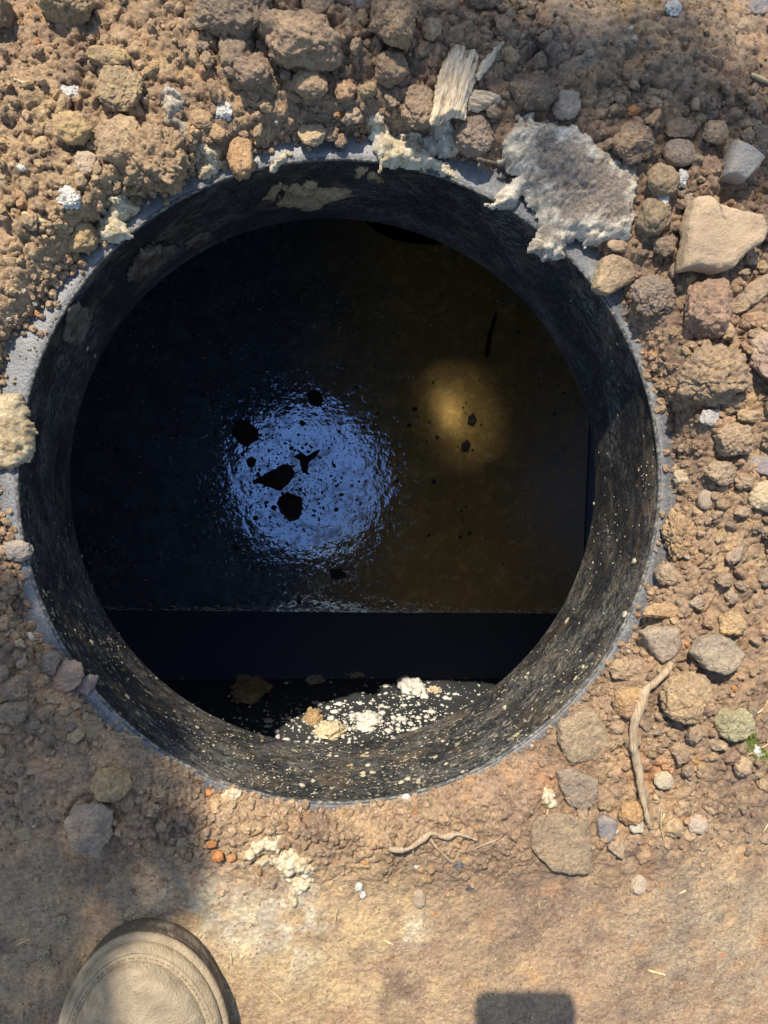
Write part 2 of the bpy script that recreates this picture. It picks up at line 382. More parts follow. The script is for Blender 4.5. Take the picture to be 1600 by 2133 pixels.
def plastic_flange():
    m, nt, b = mat('flange_plastic', .38, .9); c = coords(nt)
    n = noise(nt, c, 60, 6, .65); n2 = noise(nt, c, 420, 5, .7)
    col = ramp(nt, n, [(.3, (.06, .062, .066)), (.55, (.115, .115, .115)), (.75, (.21, .20, .18))])
    col = mix(nt, ramp(nt, n2, [(.52, (0, 0, 0)), (.75, (1, 1, 1))]), col, (.26, .25, .22))
    nt.links.new(col, b.inputs['Base Color'])
    nt.links.new(ramp(nt, n2, [(.3, (.28,) * 3), (.7, (.6,) * 3)]), b.inputs['Roughness']); bump(nt, b, n2, .0006); return m
M_flange = plastic_flange()
def neck_mat():                                # streaks: sx per turn, sy per neck depth
    m, nt, b = mat('neck_plastic', .45, .2); uv = coords(nt)
    def mp(sx, sy, rot=0, ob=None):
        n = nt.nodes.new('ShaderNodeMapping'); n.inputs['Scale'].default_value = (sx / 1.57, sx / 1.57, sy / .133)
        nt.links.new(ob or uv, n.inputs[0]); return n.outputs[0]
    big = noise(nt, mp(16, 2.0), 1, 5, .65, .6)
    st1 = noise(nt, mp(120, 20, .25), 1, 8, .8, 2.5); st2 = noise(nt, mp(330, 34, -.0), 1, 4, .75, .6); st3 = noise(nt, mp(420, 62, .0), 1, 4, .8, 1.8)
    low = nt.nodes.new('ShaderNodeAttribute'); low.attribute_name = 'tint'
    sl_ = nt.nodes.new('ShaderNodeSeparateColor'); nt.links.new(low.outputs['Color'], sl_.inputs[0])
    s = math_(nt, 'MULTIPLY', ramp(nt, st1, [(.47, (0, 0, 0)), (.62, (1, 1, 1))]), ramp(nt, big, [(.47, (.04,) * 3), (.58, (1, 1, 1))]))
    s2 = math_(nt, 'MULTIPLY', ramp(nt, st2, [(.50, (0, 0, 0)), (.68, (1, 1, 1))]), math_(nt, 'ADD', math_(nt, 'MULTIPLY', sl_.outputs[0], .8), .02))
    s3 = math_(nt, 'MULTIPLY', ramp(nt, st3, [(.55, (0, 0, 0)), (.60, (1, 1, 1))]), math_(nt, 'ADD', math_(nt, 'MULTIPLY', s, .7), math_(nt, 'MULTIPLY', sl_.outputs[0], .35)))
    base = ramp(nt, noise(nt, mp(34, 4.5), 1, 7, .7, 1.0), [(.38, (.007, .007, .007)), (.52, (.016, .014, .011)), (.64, (.10, .065, .034))])
    col = mix(nt, math_(nt, 'MULTIPLY', s, .45), base, (.36, .33, .28))
    col = mix(nt, math_(nt, 'MULTIPLY', s2, .42), col, (.22, .235, .25))
    col = mix(nt, math_(nt, 'MULTIPLY', s3, .7), col, (.55, .54, .50))
    fk = math_(nt, 'MULTIPLY', ramp(nt, noise(nt, mp(170, 26), 1, 3, .6), [(.60, (0, 0, 0)), (.68, (1, 1, 1))]), sl_.outputs[1])
    col = mix(nt, fk, col, (.42, .36, .22))
    nt.links.new(col, b.inputs['Base Color'])
    nt.links.new(ramp(nt, st1, [(.35, (.34,) * 3), (.65, (.65,) * 3)]), b.inputs['Roughness'])
    bump(nt, b, math_(nt, 'ADD', st1, st3), .0012); return m
M_neck = neck_mat()
def wet_black():
    m, nt, b = mat('wet_black_plastic', .22, .7); c = coords(nt); n = noise(nt, c, 5, 5, .6, .5); n2 = noise(nt, c, 160, 4, .7)
    b.inputs['IOR'].default_value = 1.5
    nt.links.new(ramp(nt, n, [(.3, (.06, .08, .12)), (.7, (.085, .10, .13))]), b.inputs['Base Color'])
    nt.links.new(ramp(nt, n, [(.3, (.30,) * 3), (.7, (.5,) * 3)]), b.inputs['Roughness']); bump(nt, b, n2, .0015, .6); return m
M_wet = wet_black()
def slimy():
    m, nt, b = mat('slimy_wall', .6, .3); c = coords(nt); n = noise(nt, c, 6, 5, .6, .5)
    nt.links.new(ramp(nt, n, [(.3, (.022, .026, .030)), (.7, (.052, .054, .055))]), b.inputs['Base Color'])
    g = node(nt, 'ShaderNodeBsdfGlossy', i_Roughness=.22); g.inputs['Color'].default_value = (.8, .85, 1, 1)
    mx = nt.nodes.new('ShaderNodeMixShader'); mx.inputs[0].default_value = .0
    nt.links.new(b.outputs[0], mx.inputs[1]); nt.links.new(g.outputs[0], mx.inputs[2]); nt.links.new(mx.outputs[0], nt.nodes['Material Output'].inputs[0]); return m
M_slime = slimy()
M_matte, nt, b = mat('matte_black_pipe', 1.0, .0); b.inputs['Base Color'].default_value = (.003, .003, .003, 1)
M_bead, nt, b = mat('scuffed_rim', .6, .4)
n = noise(nt, coords(nt), 300, 4); nt.links.new(ramp(nt, n, [(.45, (.05, .05, .05)), (.7, (.26, .23, .17))]), b.inputs['Base Color'])

# ------------------------------------------------------------ soil sheet
NT, NR, NO = 1560, 350, 34
th = np.linspace(0, 2 * math.pi, NT, endpoint=False)
ri = r_in(th)
t = np.linspace(0, 1, NR)
t = t * .8 + .2 * t**2
Rr = ri[:, None] + (.66 - ri[:, None]) * t[None, :]
NO = 52; Ro = np.concatenate([np.linspace(.68, 1.3, 26), 1.3 * (90 / 1.3) ** (np.arange(1, 27) / 26)])
Rr = np.concatenate([Rr, np.repeat(Ro[None, :], NT, 0)], 1)
X = Rr * np.cos(th)[:, None]; Y = Rr * np.sin(th)[:, None]
Z = height(X.ravel(), Y.ravel()).reshape(X.shape)
NC = NR + NO
idx = np.arange(NT * NC).reshape(NT, NC); nx_ = np.roll(idx, -1, axis=0)
F = np.stack([idx[:, :-1], idx[:, 1:], nx_[:, 1:], nx_[:, :-1]], -1).reshape(-1, 4)
SPOT = P(955, 868, -1.02); PT = SPOT + SUN * ((.035 + 1.02) / SUN.z)      # top of the unseen pipe added to throw the glow on the water
fc = np.stack([X.ravel(), Y.ravel()], 1)[F].mean(1); F = F[np.hypot(fc[:, 0] - PT.x, fc[:, 1] - PT.y) > .15]
x, y = X.ravel(), Y.ravel()
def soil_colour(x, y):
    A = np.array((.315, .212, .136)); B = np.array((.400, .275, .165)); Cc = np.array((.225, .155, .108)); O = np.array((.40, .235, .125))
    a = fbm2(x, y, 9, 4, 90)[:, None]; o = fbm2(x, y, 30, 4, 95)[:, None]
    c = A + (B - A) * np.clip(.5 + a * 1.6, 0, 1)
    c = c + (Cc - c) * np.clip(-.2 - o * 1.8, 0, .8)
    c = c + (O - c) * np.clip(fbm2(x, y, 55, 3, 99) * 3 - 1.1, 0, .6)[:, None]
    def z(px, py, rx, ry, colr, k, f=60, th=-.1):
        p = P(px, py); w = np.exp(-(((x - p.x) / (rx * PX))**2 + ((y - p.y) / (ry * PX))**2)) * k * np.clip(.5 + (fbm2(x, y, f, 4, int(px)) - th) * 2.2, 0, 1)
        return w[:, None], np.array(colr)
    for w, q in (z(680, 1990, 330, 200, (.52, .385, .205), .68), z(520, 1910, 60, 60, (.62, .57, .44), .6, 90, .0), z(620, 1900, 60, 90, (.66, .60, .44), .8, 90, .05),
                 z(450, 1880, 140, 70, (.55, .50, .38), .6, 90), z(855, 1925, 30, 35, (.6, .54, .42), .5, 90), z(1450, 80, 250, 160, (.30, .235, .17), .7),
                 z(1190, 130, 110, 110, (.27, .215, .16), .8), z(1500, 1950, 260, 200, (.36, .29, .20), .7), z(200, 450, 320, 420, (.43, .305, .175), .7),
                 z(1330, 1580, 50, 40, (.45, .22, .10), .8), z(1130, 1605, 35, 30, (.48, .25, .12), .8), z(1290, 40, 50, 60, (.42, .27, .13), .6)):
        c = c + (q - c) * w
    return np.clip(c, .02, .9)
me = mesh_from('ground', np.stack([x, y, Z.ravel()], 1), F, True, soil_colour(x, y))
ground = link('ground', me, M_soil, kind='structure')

# ------------------------------------------------------------ the tank: neck, flange, body
tank = empty('septic_tank', (0, 0, 0), 'black plastic septic tank opening with round neck sunk in the soil', 'septic tank')
def ring(name, prof, n=360, mat_=None, parent=tank, tint=None, uvs=False):
    V = []; F = []; k = len(prof)
    for i in range(n):
        a = 2 * math.pi * i / n
        for r, z in prof:
            w = 1 + .003 * math.sin(3 * a + 1)
            V.append((r * w * math.cos(a), r * w * math.sin(a), z + .0008 * math.sin(2 * a)))
    for i in range(n):
        for j in range(k - 1): F.append((i * k + j, ((i + 1) % n) * k + j, ((i + 1) % n) * k + j + 1, i * k + j + 1))
    col = None
    if tint is not None: col = np.array([tint(2 * math.pi * (i // k) / n) for i in range(n * k)])
    me = mesh_from(name, V, F, True, col)
    if uvs:
        uv = me.uv_layers.new(name='UVMap'); z0 = prof[0][1]; z1 = prof[-1][1]
        vi = np.zeros(len(me.loops), dtype=np.int32); me.loops.foreach_get('vertex_index', vi)
        u = (vi // k) / n; v = (vi % k) / (k - 1)
        lu = u.reshape(-1, 4); wrap = (lu.max(1) - lu.min(1)) > .5
        lu = np.where(wrap[:, None] & (lu < .5), lu + 1, lu)
        uv.data.foreach_set('uv', np.stack([lu.ravel(), v], 1).astype(np.float32).ravel())
    return link(name, me, mat_, parent)
def neck_tint(a):
    d = math.degrees(a) % 360
    low = np.interp(d, [0, 40, 110, 180, 215, 240, 270, 300, 330, 360], [.30, .60, .45, .18, .35, .75, 1, .75, .4, .30])
    fl = np.interp(d, [0, 60, 140, 185, 215, 250, 280, 310, 335, 360], [.15, .1, .1, .3, .8, .7, .9, .8, .35, .15])
    return (low, fl, 0)
ring('neck', [(RIM, -.001), (RIM - .0006, -.012), (RIM - .001, -.05), (RIM - .001, -.10), (RIM, -NECK + .006), (RIM + .0008, -NECK)], 360, M_neck, tint=neck_tint, uvs=True)
ring('neck_outside', [(RIM + .0065, -.004), (RIM + .0065, -NECK - .004), (RIM + .0008, -NECK)], 180, M_wet)
ring('flange', [(RIM, -.0008), (RIM + .0025, .0004), (RIM + .006, 0), (RIM + .10, -.0005), (RIM + .10, -.006), (RIM + .0065, -.0062)], 360, M_flange)
ring('rim_edge', [(RIM - .0011, -.0016), (RIM - .0009, -.0003), (RIM - .0002, .0004), (RIM + .0006, .0005), (RIM + .0012, .0001)], 360, M_bead)

YAW = Matrix.Rotation(math.radians(-1.5), 4, 'Z')
WY, WX, WL, WT = -.383, .606, -.80, 1.15; CZ = -.85; BY = -.283; TOP = -NECK - .006; WATER = -1.02; FLOOR = -1.62
def wall(name, pts, nseg=(24, 14), rib=0, axis=1):
    a, b, c, d = [np.array(p, float) for p in pts]; V = []; F = []; nu, nv = nseg
    for i in range(nu + 1):
        for j in range(nv + 1):
            u, v = i / nu, j / nv; V.append((a * (1 - u) + b * u) * (1 - v) + (d * (1 - u) + c * u) * v)
    for i in range(nu):
        for j in range(nv): q = i * (nv + 1) + j; F.append((q, q + nv + 1, q + nv + 2, q + 1))
    V = np.array(V); V = V @ np.array(YAW.to_3x3()).T
    me = mesh_from(name, V, F, True); return link(name, me, M_wet, tank)
SLOPE = .03; WYT = WY - SLOPE * (TOP - CZ); WYB = WYT
wall('near_wall', [(WL, WY, CZ), (WX, WY, CZ), (WX, WYT, TOP), (WL, WYT, TOP)]).data.materials[0] = M_slime
wall('sloping_bench', [(WL, BY, WATER), (WX, BY, WATER), (WX, WY, CZ), (WL, WY, CZ)])
wall('lower_wall', [(WL, BY, FLOOR), (WX, BY, FLOOR), (WX, BY, WATER), (WL, BY, WATER)])
wall('side_wall', [(WX, WYB, FLOOR), (WX, WT, FLOOR), (WX, WT, TOP), (WX, WYT, TOP)])
wall('side_wall', [(WL, WT, FLOOR), (WL, WYB, FLOOR), (WL, WYT, TOP), (WL, WT, TOP)])
wall('far_wall', [(WX, WT, FLOOR), (WL, WT, FLOOR), (WL, WT, TOP), (WX, WT, TOP)])
# ceiling: sheet with the round hole of the neck
V = []; F = []; n = 180
def box_r(a):
    c, s = math.cos(a), math.sin(a); r = 9
    if c > 1e-6: r = min(r, WX / c)
    if c < -1e-6: r = min(r, WL / c)
    if s > 1e-6: r = min(r, .62 / s)
    if s < -1e-6: r = min(r, WYT / s)
    return r
for i in range(n):
    a = 2 * math.pi * i / n
    for r in (RIM + .0066, box_r(a)): V.append((r * math.cos(a), r * math.sin(a), TOP))
for i in range(n): k = (i + 1) % n; F.append((2 * i, 2 * i + 1, 2 * k + 1, 2 * k))
V = np.array(V) @ np.array(YAW.to_3x3()).T
link('ceiling', mesh_from('ceiling', V, F, False), M_wet, tank)
# second ceiling panel, with a hole for the added light pipe
PB = SPOT + SUN * ((1.02 - .60) / SUN.z); ax = (PT - PB).normalized(); pc = PB + ax * ((TOP - PB.z) / ax.z)
V = []; F = []; n = 96
for i in range(n):
    a = 2 * math.pi * i / n; c, s_ = math.cos(a), math.sin(a); r = 9
    if c > 1e-6: r = min(r, (WX - .01 - pc.x) / c)
    if c < -1e-6: r = min(r, (WL - pc.x) / c)
    if s_ > 1e-6: r = min(r, (WT - pc.y) / s_)
    if s_ < -1e-6: r = min(r, (.60 - pc.y) / s_)
    for q in (.155, r): V.append((pc.x + q * c, pc.y + q * s_, TOP - .003))
for i in range(n): k = (i + 1) % n; F.append((2 * i, 2 * i + 1, 2 * k + 1, 2 * k))
link('ceiling', mesh_from('ceiling', V, F, False), M_wet, tank)
light_pipe = empty('added_light_pipe', (PT.x, PT.y, PT.z), 'unseen black slanting pipe added beyond the far side of the hole to throw the glow on the water', 'pipe')
def in_light_pipe(nm, V, F, m, smooth=True): return link(nm, mesh_from(nm, np.array(V) - np.array(PT), F, smooth), m, light_pipe)
u_ = ax.cross(Vector((1, 0, 0))).normalized(); w_ = ax.cross(u_); V = []; F = []
for j, (r, t) in enumerate(((.130, 0), (.130, (PT - PB).length), (.136, (PT - PB).length), (.136, 0))):
    for i in range(64): a = 2 * math.pi * i / 64; V.append((PB + ax * t + (u_ * math.cos(a) + w_ * math.sin(a)) * r)[:])
for j in range(3):
    for i in range(64): k = (i + 1) % 64; F.append((j * 64 + i, j * 64 + k, (j + 1) * 64 + k, (j + 1) * 64 + i))
in_light_pipe('pipe', V, F, M_matte)
V = []; F = []
for i in range(64):
    a = 2 * math.pi * i / 64
    for r, z in ((.131, .004), (.24, -.004), (.25, -.03)): V.append((PT.x + r * math.cos(a), PT.y + r * math.sin(a) - .01, PT.z - .012 + z))
for i in range(64):
    k = (i + 1) % 64
    for j in range(2): F.append((i * 3 + j, i * 3 + j + 1, k * 3 + j + 1, k * 3 + j))
in_light_pipe('collar', V, F, M_clod).color = (.33, .235, .15, 1)
V = []; F = []; c_ = .0064; m_ = 22                    # cap of the added pipe: its hole sizes shape the soft glow
for i in range(-m_, m_ + 1):
    for j in range(-m_, m_ + 1):
        d_ = math.hypot(i, j) * c_
        if d_ > .138: continue
        vv = u_ * (i * c_) + w_ * (j * c_)
        o_ = c_ / 2 * math.sqrt((.42 * math.exp(-((vv.x + .018)**2 + (vv.y - .004)**2) / .025**2) + .11 * math.exp(-((vv.x - .018)**2 + (vv.y - .012)**2) / .085**2)) * max(0, 1 - (d_ / .134)**2)**1.3)
        if o_ > c_ * .49: continue
        b0 = len(V)
        for q in (c_ / 2, o_):
            for sx, sy in ((-1, -1), (1, -1), (1, 1), (-1, 1)): V.append((PT + ax * .001 + u_ * (i * c_ + sx * q) + w_ * (j * c_ + sy * q))[:])
        if o_ < .0002: F.append((b0, b0 + 1, b0 + 2, b0 + 3))
        else:
            for k in range(4): F.append((b0 + k, b0 + (k + 1) % 4, b0 + 4 + (k + 1) % 4, b0 + 4 + k))
in_light_pipe('light_shaping_cap', V, F, M_wet, False)
M_sludge, nt, b = mat('sludge', .9, .2); c_ = coords(nt)
nt.links.new(ramp(nt, noise(nt, c_, 7, 6, .65), [(.3, (.20, .125, .03)), (.7, (.42, .28, .09))]), b.inputs['Base Color'])
V, F = [], []
g = 60; xs = np.linspace(WL, WX, g); ys = np.linspace(WY, WT, g); XX, YY = np.meshgrid(xs, ys, indexing='ij')
ZZ = FLOOR + .02 + .03 * fbm2(XX, YY, 4, 3, 5)
V = np.stack([XX.ravel(), YY.ravel(), ZZ.ravel()], 1) @ np.array(YAW.to_3x3()).T
ii = np.arange(g * g).reshape(g, g); F = np.stack([ii[:-1, :-1], ii[1:, :-1], ii[1:, 1:], ii[:-1, 1:]], -1).reshape(-1, 4)
link('sludge_bed', mesh_from('sludge_bed', V, F), M_sludge, kind='structure')

# water: dark glossy film over murk, amber haze painted in at right
mw = bpy.data.materials.new('murky_water'); mw.use_nodes = True; nt = mw.node_tree; nt.nodes.clear()
out = nt.nodes.new('ShaderNodeOutputMaterial'); c_ = coords(nt)
gl = node(nt, 'ShaderNodeBsdfGlossy', i_Roughness=.03); gl.inputs['Color'].default_value = (.46, .65, .95, 1)
tr = nt.nodes.new('ShaderNodeBsdfTransparent'); tr.inputs['Color'].default_value = (.85, .75, .5, 1)
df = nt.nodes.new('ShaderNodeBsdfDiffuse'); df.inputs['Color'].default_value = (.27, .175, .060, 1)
n1 = noise(nt, c_, 9, 4, .6); n2 = noise(nt, c_, 130, 3, .6, .4); n3 = noise(nt, c_, 26, 3, .6)
bp = node(nt, 'ShaderNodeBump', i_Strength=1.0, i_Distance=.0006)
hh = math_(nt, 'ADD', math_(nt, 'MULTIPLY', ramp(nt, n2, [(.60, (0, 0, 0)), (.85, (1, 1, 1))]), .38), math_(nt, 'ADD', math_(nt, 'MULTIPLY', n3, 2.3), math_(nt, 'MULTIPLY', noise(nt, c_, 75, 2, .5, .6), .55)))
nt.links.new(hh, bp.inputs['Height']); nt.links.new(bp.outputs[0], gl.inputs['Normal'])
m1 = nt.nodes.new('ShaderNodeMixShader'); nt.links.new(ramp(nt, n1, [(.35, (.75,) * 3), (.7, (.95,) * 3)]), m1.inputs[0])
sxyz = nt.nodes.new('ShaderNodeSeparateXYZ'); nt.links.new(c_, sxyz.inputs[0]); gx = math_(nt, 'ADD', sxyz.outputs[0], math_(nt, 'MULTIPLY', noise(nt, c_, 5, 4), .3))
nt.links.new(ramp(nt, gx, [(.06, (.20, .25, .31)), (.36, (.78, .52, .17))]), df.inputs['Color'])  # murk colour by position: bluish left, amber right to widen the glow's haze
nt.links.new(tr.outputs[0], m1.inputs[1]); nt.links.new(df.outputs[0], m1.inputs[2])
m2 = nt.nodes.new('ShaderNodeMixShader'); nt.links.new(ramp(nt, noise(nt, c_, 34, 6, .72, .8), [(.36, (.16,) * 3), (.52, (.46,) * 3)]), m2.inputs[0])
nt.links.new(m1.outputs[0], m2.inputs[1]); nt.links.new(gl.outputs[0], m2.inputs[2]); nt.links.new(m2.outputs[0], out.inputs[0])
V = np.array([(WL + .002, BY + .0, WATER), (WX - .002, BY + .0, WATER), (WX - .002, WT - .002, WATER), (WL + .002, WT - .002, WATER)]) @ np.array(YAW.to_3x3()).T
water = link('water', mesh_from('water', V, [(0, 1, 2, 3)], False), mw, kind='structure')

# bubbles and specks on the water
v0_oct = np.array([(1, 0, 0), (0, 1, 0), (-1, 0, 0), (0, -1, 0), (0, 0, 1), (0, 0, -1)], float); f0_oct = np.array([(0, 1, 4), (1, 2, 4), (2, 3, 4), (3, 0, 4), (1, 0, 5), (2, 1, 5), (3, 2, 5), (0, 3, 5)])
def merge(parts):
    V = []; F = []; C = []; o = 0
    for v, f, c in parts:
        V.append(v); F.append(f + o); C.append(np.repeat(np.array(c)[None, :], len(v), 0)); o += len(v)
    return np.concatenate(V), np.concatenate(F), np.concatenate(C)
M_bub, nt, b = mat('bubble_film', .06, 1.0); b.inputs['Base Color'].default_value = (.02, .02, .022, 1); b.inputs['IOR'].default_value = 2.1
v2, f2 = ico(1); parts = []
for k in range(1150):
    if k < 170: px, py = random.gauss(615, 90), random.gauss(990, 95)
    elif k < 230: px, py = random.gauss(650, 60), random.gauss(1170, 30)
    else: px, py = random.uniform(160, 1200), random.uniform(520, 1270)
    p = P(px, py, WATER); r = random.choice((.0012, .0016, .002, .003)) * random.uniform(.6, 1.3)
    if k > 230: r *= .7
    parts.append((v2 * (r, r, r * .7) + (p.x, p.y, p.z), f2, (0, 0, 0)))
V, F, C = merge(parts); link('water_bubbles', mesh_from('water_bubbles', V, F), M_bub, kind='stuff', label='tiny bubbles scattered over the dark tank water', cat='bubbles')
M_deb, nt, b = mat('sodden_debris', .7, .3); n_ = noise(nt, coords(nt), 90, 5, .7)
nt.links.new(ramp(nt, n_, [(.3, (.020, .014, .016)), (.7, (.075, .050, .045))]), b.inputs['Base Color']); bump(nt, b, n_, .004)
parts = []
for k in range(520):
    if k < 260: px, py = random.gauss(615, 85), random.gauss(985, 85)
    else: px, py = random.uniform(180, 1190), random.uniform(550, 1260)
    p = P(px, py, WATER); r = random.uniform(.0010, .0032) * (1 if random.random() < .85 else 1.7); s = random.uniform(.5, 1)
    a = random.uniform(0, 6.28); v = ico(1)[0] * (r, r * s, r * .25) * (1 + .3 * rng.random((42, 1)))
    R = np.array([[math.cos(a), -math.sin(a), 0], [math.sin(a), math.cos(a), 0], [0, 0, 1]])
    parts.append((v @ R.T + (p.x, p.y, p.z), ico(1)[1], (0, 0, 0)))
V, F, C = merge(parts); link('water_specks', mesh_from('water_specks', V, F), M_deb, kind='stuff', label='small dark specks of scum floating on the tank water', cat='scum')
M_lsp, nt, b = mat('pale_scum_specks', .6, .5); b.inputs['Base Color'].default_value = (.68, .65, .58, 1)
parts = []
cl = [(random.uniform(180, 1190), random.uniform(560, 1250)) for _ in range(40)]
for k in range(1400):
    if k < 750: c_ = random.choice(cl); px, py = random.gauss(c_[0], 26), random.gauss(c_[1], 20)
    else: px, py = random.uniform(160, 1200), random.uniform(520, 1262)
    p = P(px, py, WATER); r = random.uniform(.0005, .0014) * (1 if random.random() < .93 else 1.8)
    parts.append((v0_oct * (r * random.uniform(.7, 2), r, r * .5) + (p.x, p.y, p.z), f0_oct, (0, 0, 0)))
V, F, C = merge(parts); link('pale_water_specks', mesh_from('pale_water_specks', V, F), M_lsp, kind='stuff', label='tiny pale specks of scum sprinkled over the dark tank water', cat='scum')
def outline_rel(pts, z):
    q = [P(a, b, z) for a, b in pts]; cx = sum(p.x for p in q) / len(q); cy = sum(p.y for p in q) / len(q)
    return (cx, cy), [(p.x - cx, p.y - cy) for p in q]
def floater(name, pts, thick, label, seed, m=M_deb, z=WATER):
    (cx, cy), rel = outline_rel(pts, z); s = max(max(abs(a), abs(b)) for a, b in rel)
    v, f = lump(4, s, s, thick, seed, outline=rel, amp=.2, crumb=.08)
    return link(name, mesh_from(name, v, f), m, loc=(cx, cy, z + thick * .3), label=label, cat='debris')
floater('floating_debris', [(522, 1003), (560, 983), (590, 968), (607, 972), (612, 990), (600, 1010), (580, 1022), (550, 1012)], .006, 'dark wedge shaped scrap floating in the bright blue reflection', 1)
floater('floating_debris', [(583, 1035), (600, 1025), (628, 1038), (632, 1060), (622, 1082), (604, 1087), (585, 1068), (578, 1050)], .006, 'dark rounded scrap floating just below the wedge shaped one', 2)
floater('floating_debris', [(488, 890), (500, 872), (520, 880), (538, 895), (535, 918), (515, 930), (495, 920), (484, 905)], .008, 'rough dark lump floating at the left edge of the blue reflection', 3)
floater('floating_debris', [(640, 822), (652, 812), (668, 818), (674, 836), (662, 848), (645, 842)], .006, 'small dark lump floating above the blue reflection', 4)
floater('floating_debris', [(512, 958), (525, 950), (534, 958), (530, 972), (518, 974)], .004, 'tiny dark scrap floating left of the wedge shaped one', 5)
floater('floating_debris', [(612, 930), (625, 945), (640, 950), (655, 940), (668, 935), (660, 950), (645, 962), (640, 985), (630, 985), (625, 960), (610, 950)], .004, 'thin branching dark scrap right of centre in the blue reflection', 6)
floater('floating_debris', [(688, 1188), (710, 1184), (722, 1200), (705, 1208), (690, 1204)], .004, 'faint dark scrap floating low on the water above the wall line', 7)
floater('floating_debris', [(975, 868), (985, 860), (992, 875), (985, 888), (974, 882)], .005, 'dark crumb floating in the brown glow on the water', 8)
floater('floating_debris', [(962, 925), (972, 915), (980, 925), (972, 940), (960, 938)], .005, 'dark crumb floating below the brown glow', 9)
floater('floating_debris', [(1008, 740), (1018, 690), (1032, 640), (1036, 660), (1024, 700), (1016, 745)], .003, 'long thin dark thread floating above the brown glow', 10)

# ------------------------------------------------------------ residue on the near wall inside the tank
yaw3 = YAW.to_3x3(); wn_ = yaw3 @ Vector((0, 1, SLOPE)).normalized(); wu_ = yaw3 @ Vector((0, -SLOPE, 1)).normalized(); wt_ = yaw3 @ Vector((1, 0, 0)); w0 = yaw3 @ Vector((0, WY, CZ))
def wall_pt(px, py):
    d = ray(px, py); t = (w0 - CAM).dot(wn_) / d.dot(wn_); p = CAM + d * t
    return (p - w0).dot(wt_), (p - w0).dot(wu_)
def on_wall(x, z, out): return w0 + wt_ * x + wu_ * z + wn_ * out
parts = []
for k in range(420):
    q = yaw3 @ Vector((random.uniform(-.45, .58), BY + .001 + abs(random.gauss(0, .0045)), WATER + .0005)); r = random.uniform(.0005, .0014)
    parts.append((ico(1)[0] * (r * random.uniform(1, 5), r, r * .5) + np.array(q), ico(1)[1], (0, 0, 0)))
def wall_blob(px, py, r, c):
    x, z = wall_pt(px, py)
    if z < -.004 or z > .8: return
    v = ico(1)[0] * (1 + .5 * (rng.random((42, 1)) - .5)) * (r * random.uniform(.7, 1.5), r * .6, r * random.uniform(.8, 1.8))
    v = np.array([on_wall(x + q[0], z + q[2], .001 + q[1]) for q in v]); parts.append((v, ico(1)[1], c))
for k in range(1300):
    if k < 960: px, py = random.gauss(760, 110), random.gauss(1508, 28)
    elif k < 1100: px, py = random.gauss(900, 90), random.gauss(1440, 16)
    elif k < 1200: px, py = random.uniform(350, 1100), random.gauss(1409, 3)
    else: px, py = random.uniform(330, 1080), random.uniform(1410, 1560)
    s = random.random(); r = (.0011 if s < .7 else .0024 if s < .95 else .0048) * random.uniform(.7, 1.2)
    if k >= 1100: r *= .6
    wall_blob(px, py, r, (.6, .57, .48))
V, F, C = merge(parts); link('wall_residue_crumbs', mesh_from('wall_residue_crumbs', V, F), M_flake, parent=tank, kind='stuff')
def wall_lump(px, py, wpx, hpx, th_, m, label, seed):
    x0, z0 = wall_pt(px - wpx / 2, py); x1, z1 = wall_pt(px + wpx / 2, py); _, za = wall_pt(px, py - hpx / 2); _, zb = wall_pt(px, py + hpx / 2)
    v, f = lump(4, abs(x1 - x0) / 2, abs(zb - za) / 2, th_, seed, amp=.35, crumb=.3, power=.8)
    c = on_wall((x0 + x1) / 2, (za + zb) / 2, th_ * .4)
    v = np.array([(wt_ * q[0] + wu_ * q[1] + wn_ * q[2])[:] for q in v])
    return link('dried_scum', mesh_from('dried_scum', v, f), m, loc=c, label=label, cat='scum')
wall_lump(524, 1440, 76, 46, .010, M_mud, 'dull brown scum clump stuck on the shaded tank wall', 11)
wall_lump(857, 1440, 50, 34, .014, M_flake, 'large white scum lump at the top of the sunlit wall patch', 12)
wall_lump(652, 1500, 34, 24, .010, M_mud, 'orange tinted scum lump at the left of the sunlit wall patch', 13)
wall_lump(690, 1530, 60, 26, .012, M_cream, 'wide cream scum lump at the bottom of the sunlit wall patch', 14)
wall_lump(770, 1508, 50, 26, .010, M_flake, 'whitish scum lump in the middle of the sunlit wall patch', 15)
wall_lump(905, 1440, 26, 8, .006, M_cream, 'thin white scum flake right of the large white lump', 16)
wall_lump(655, 1420, 36, 10, .006, M_white, 'flat grey scum flake at the waterline of the tank wall', 17)
wall_lump(740, 1409, 44, 8, .006, M_white, 'narrow grey scum streak along the waterline of the tank wall', 18)

# ------------------------------------------------------------ on the neck: peeling mud and specks
def neck_patch(pts, label, seed, m=M_mud, thick=.004, name='peeling_mud'):
    q = [neck_point(a, b) for a, b in pts]; a0 = q[0][0]
    poly = [(((a - a0 + math.pi) % (2 * math.pi) - math.pi) * RIM, z) for a, z in q]
    def top(d, x, y): return np.minimum(d * .8, thick) * (.6 + .8 * np.abs(fbm2(x, y, 120, 4, seed))) + .001 + .0025 * np.clip(fbm2(x, y, 60, 3, seed + 3), 0, 1)
    def zm(x, y, h):
        a = a0 + x / RIM; r = RIM - .0012 - h; return np.stack([r * np.cos(a), r * np.sin(a), y], 1)
    V, F = poly_patch(poly, .0010, top, seed, .0055, zm)
    return link(name, mesh_from(name, V, F), m, label=label, cat='dried mud')
neck_patch([(572, 432), (600, 428), (650, 440), (685, 425), (700, 412), (735, 408), (720, 396), (665, 394), (655, 382), (610, 386), (595, 400)], 'large tan sheet of peeling mud high on the shaded neck wall', 1)
neck_patch([(552, 415), (575, 418), (590, 400), (585, 382), (568, 395), (556, 405)], 'small tan mud flake just left of the large peeling sheet', 2)
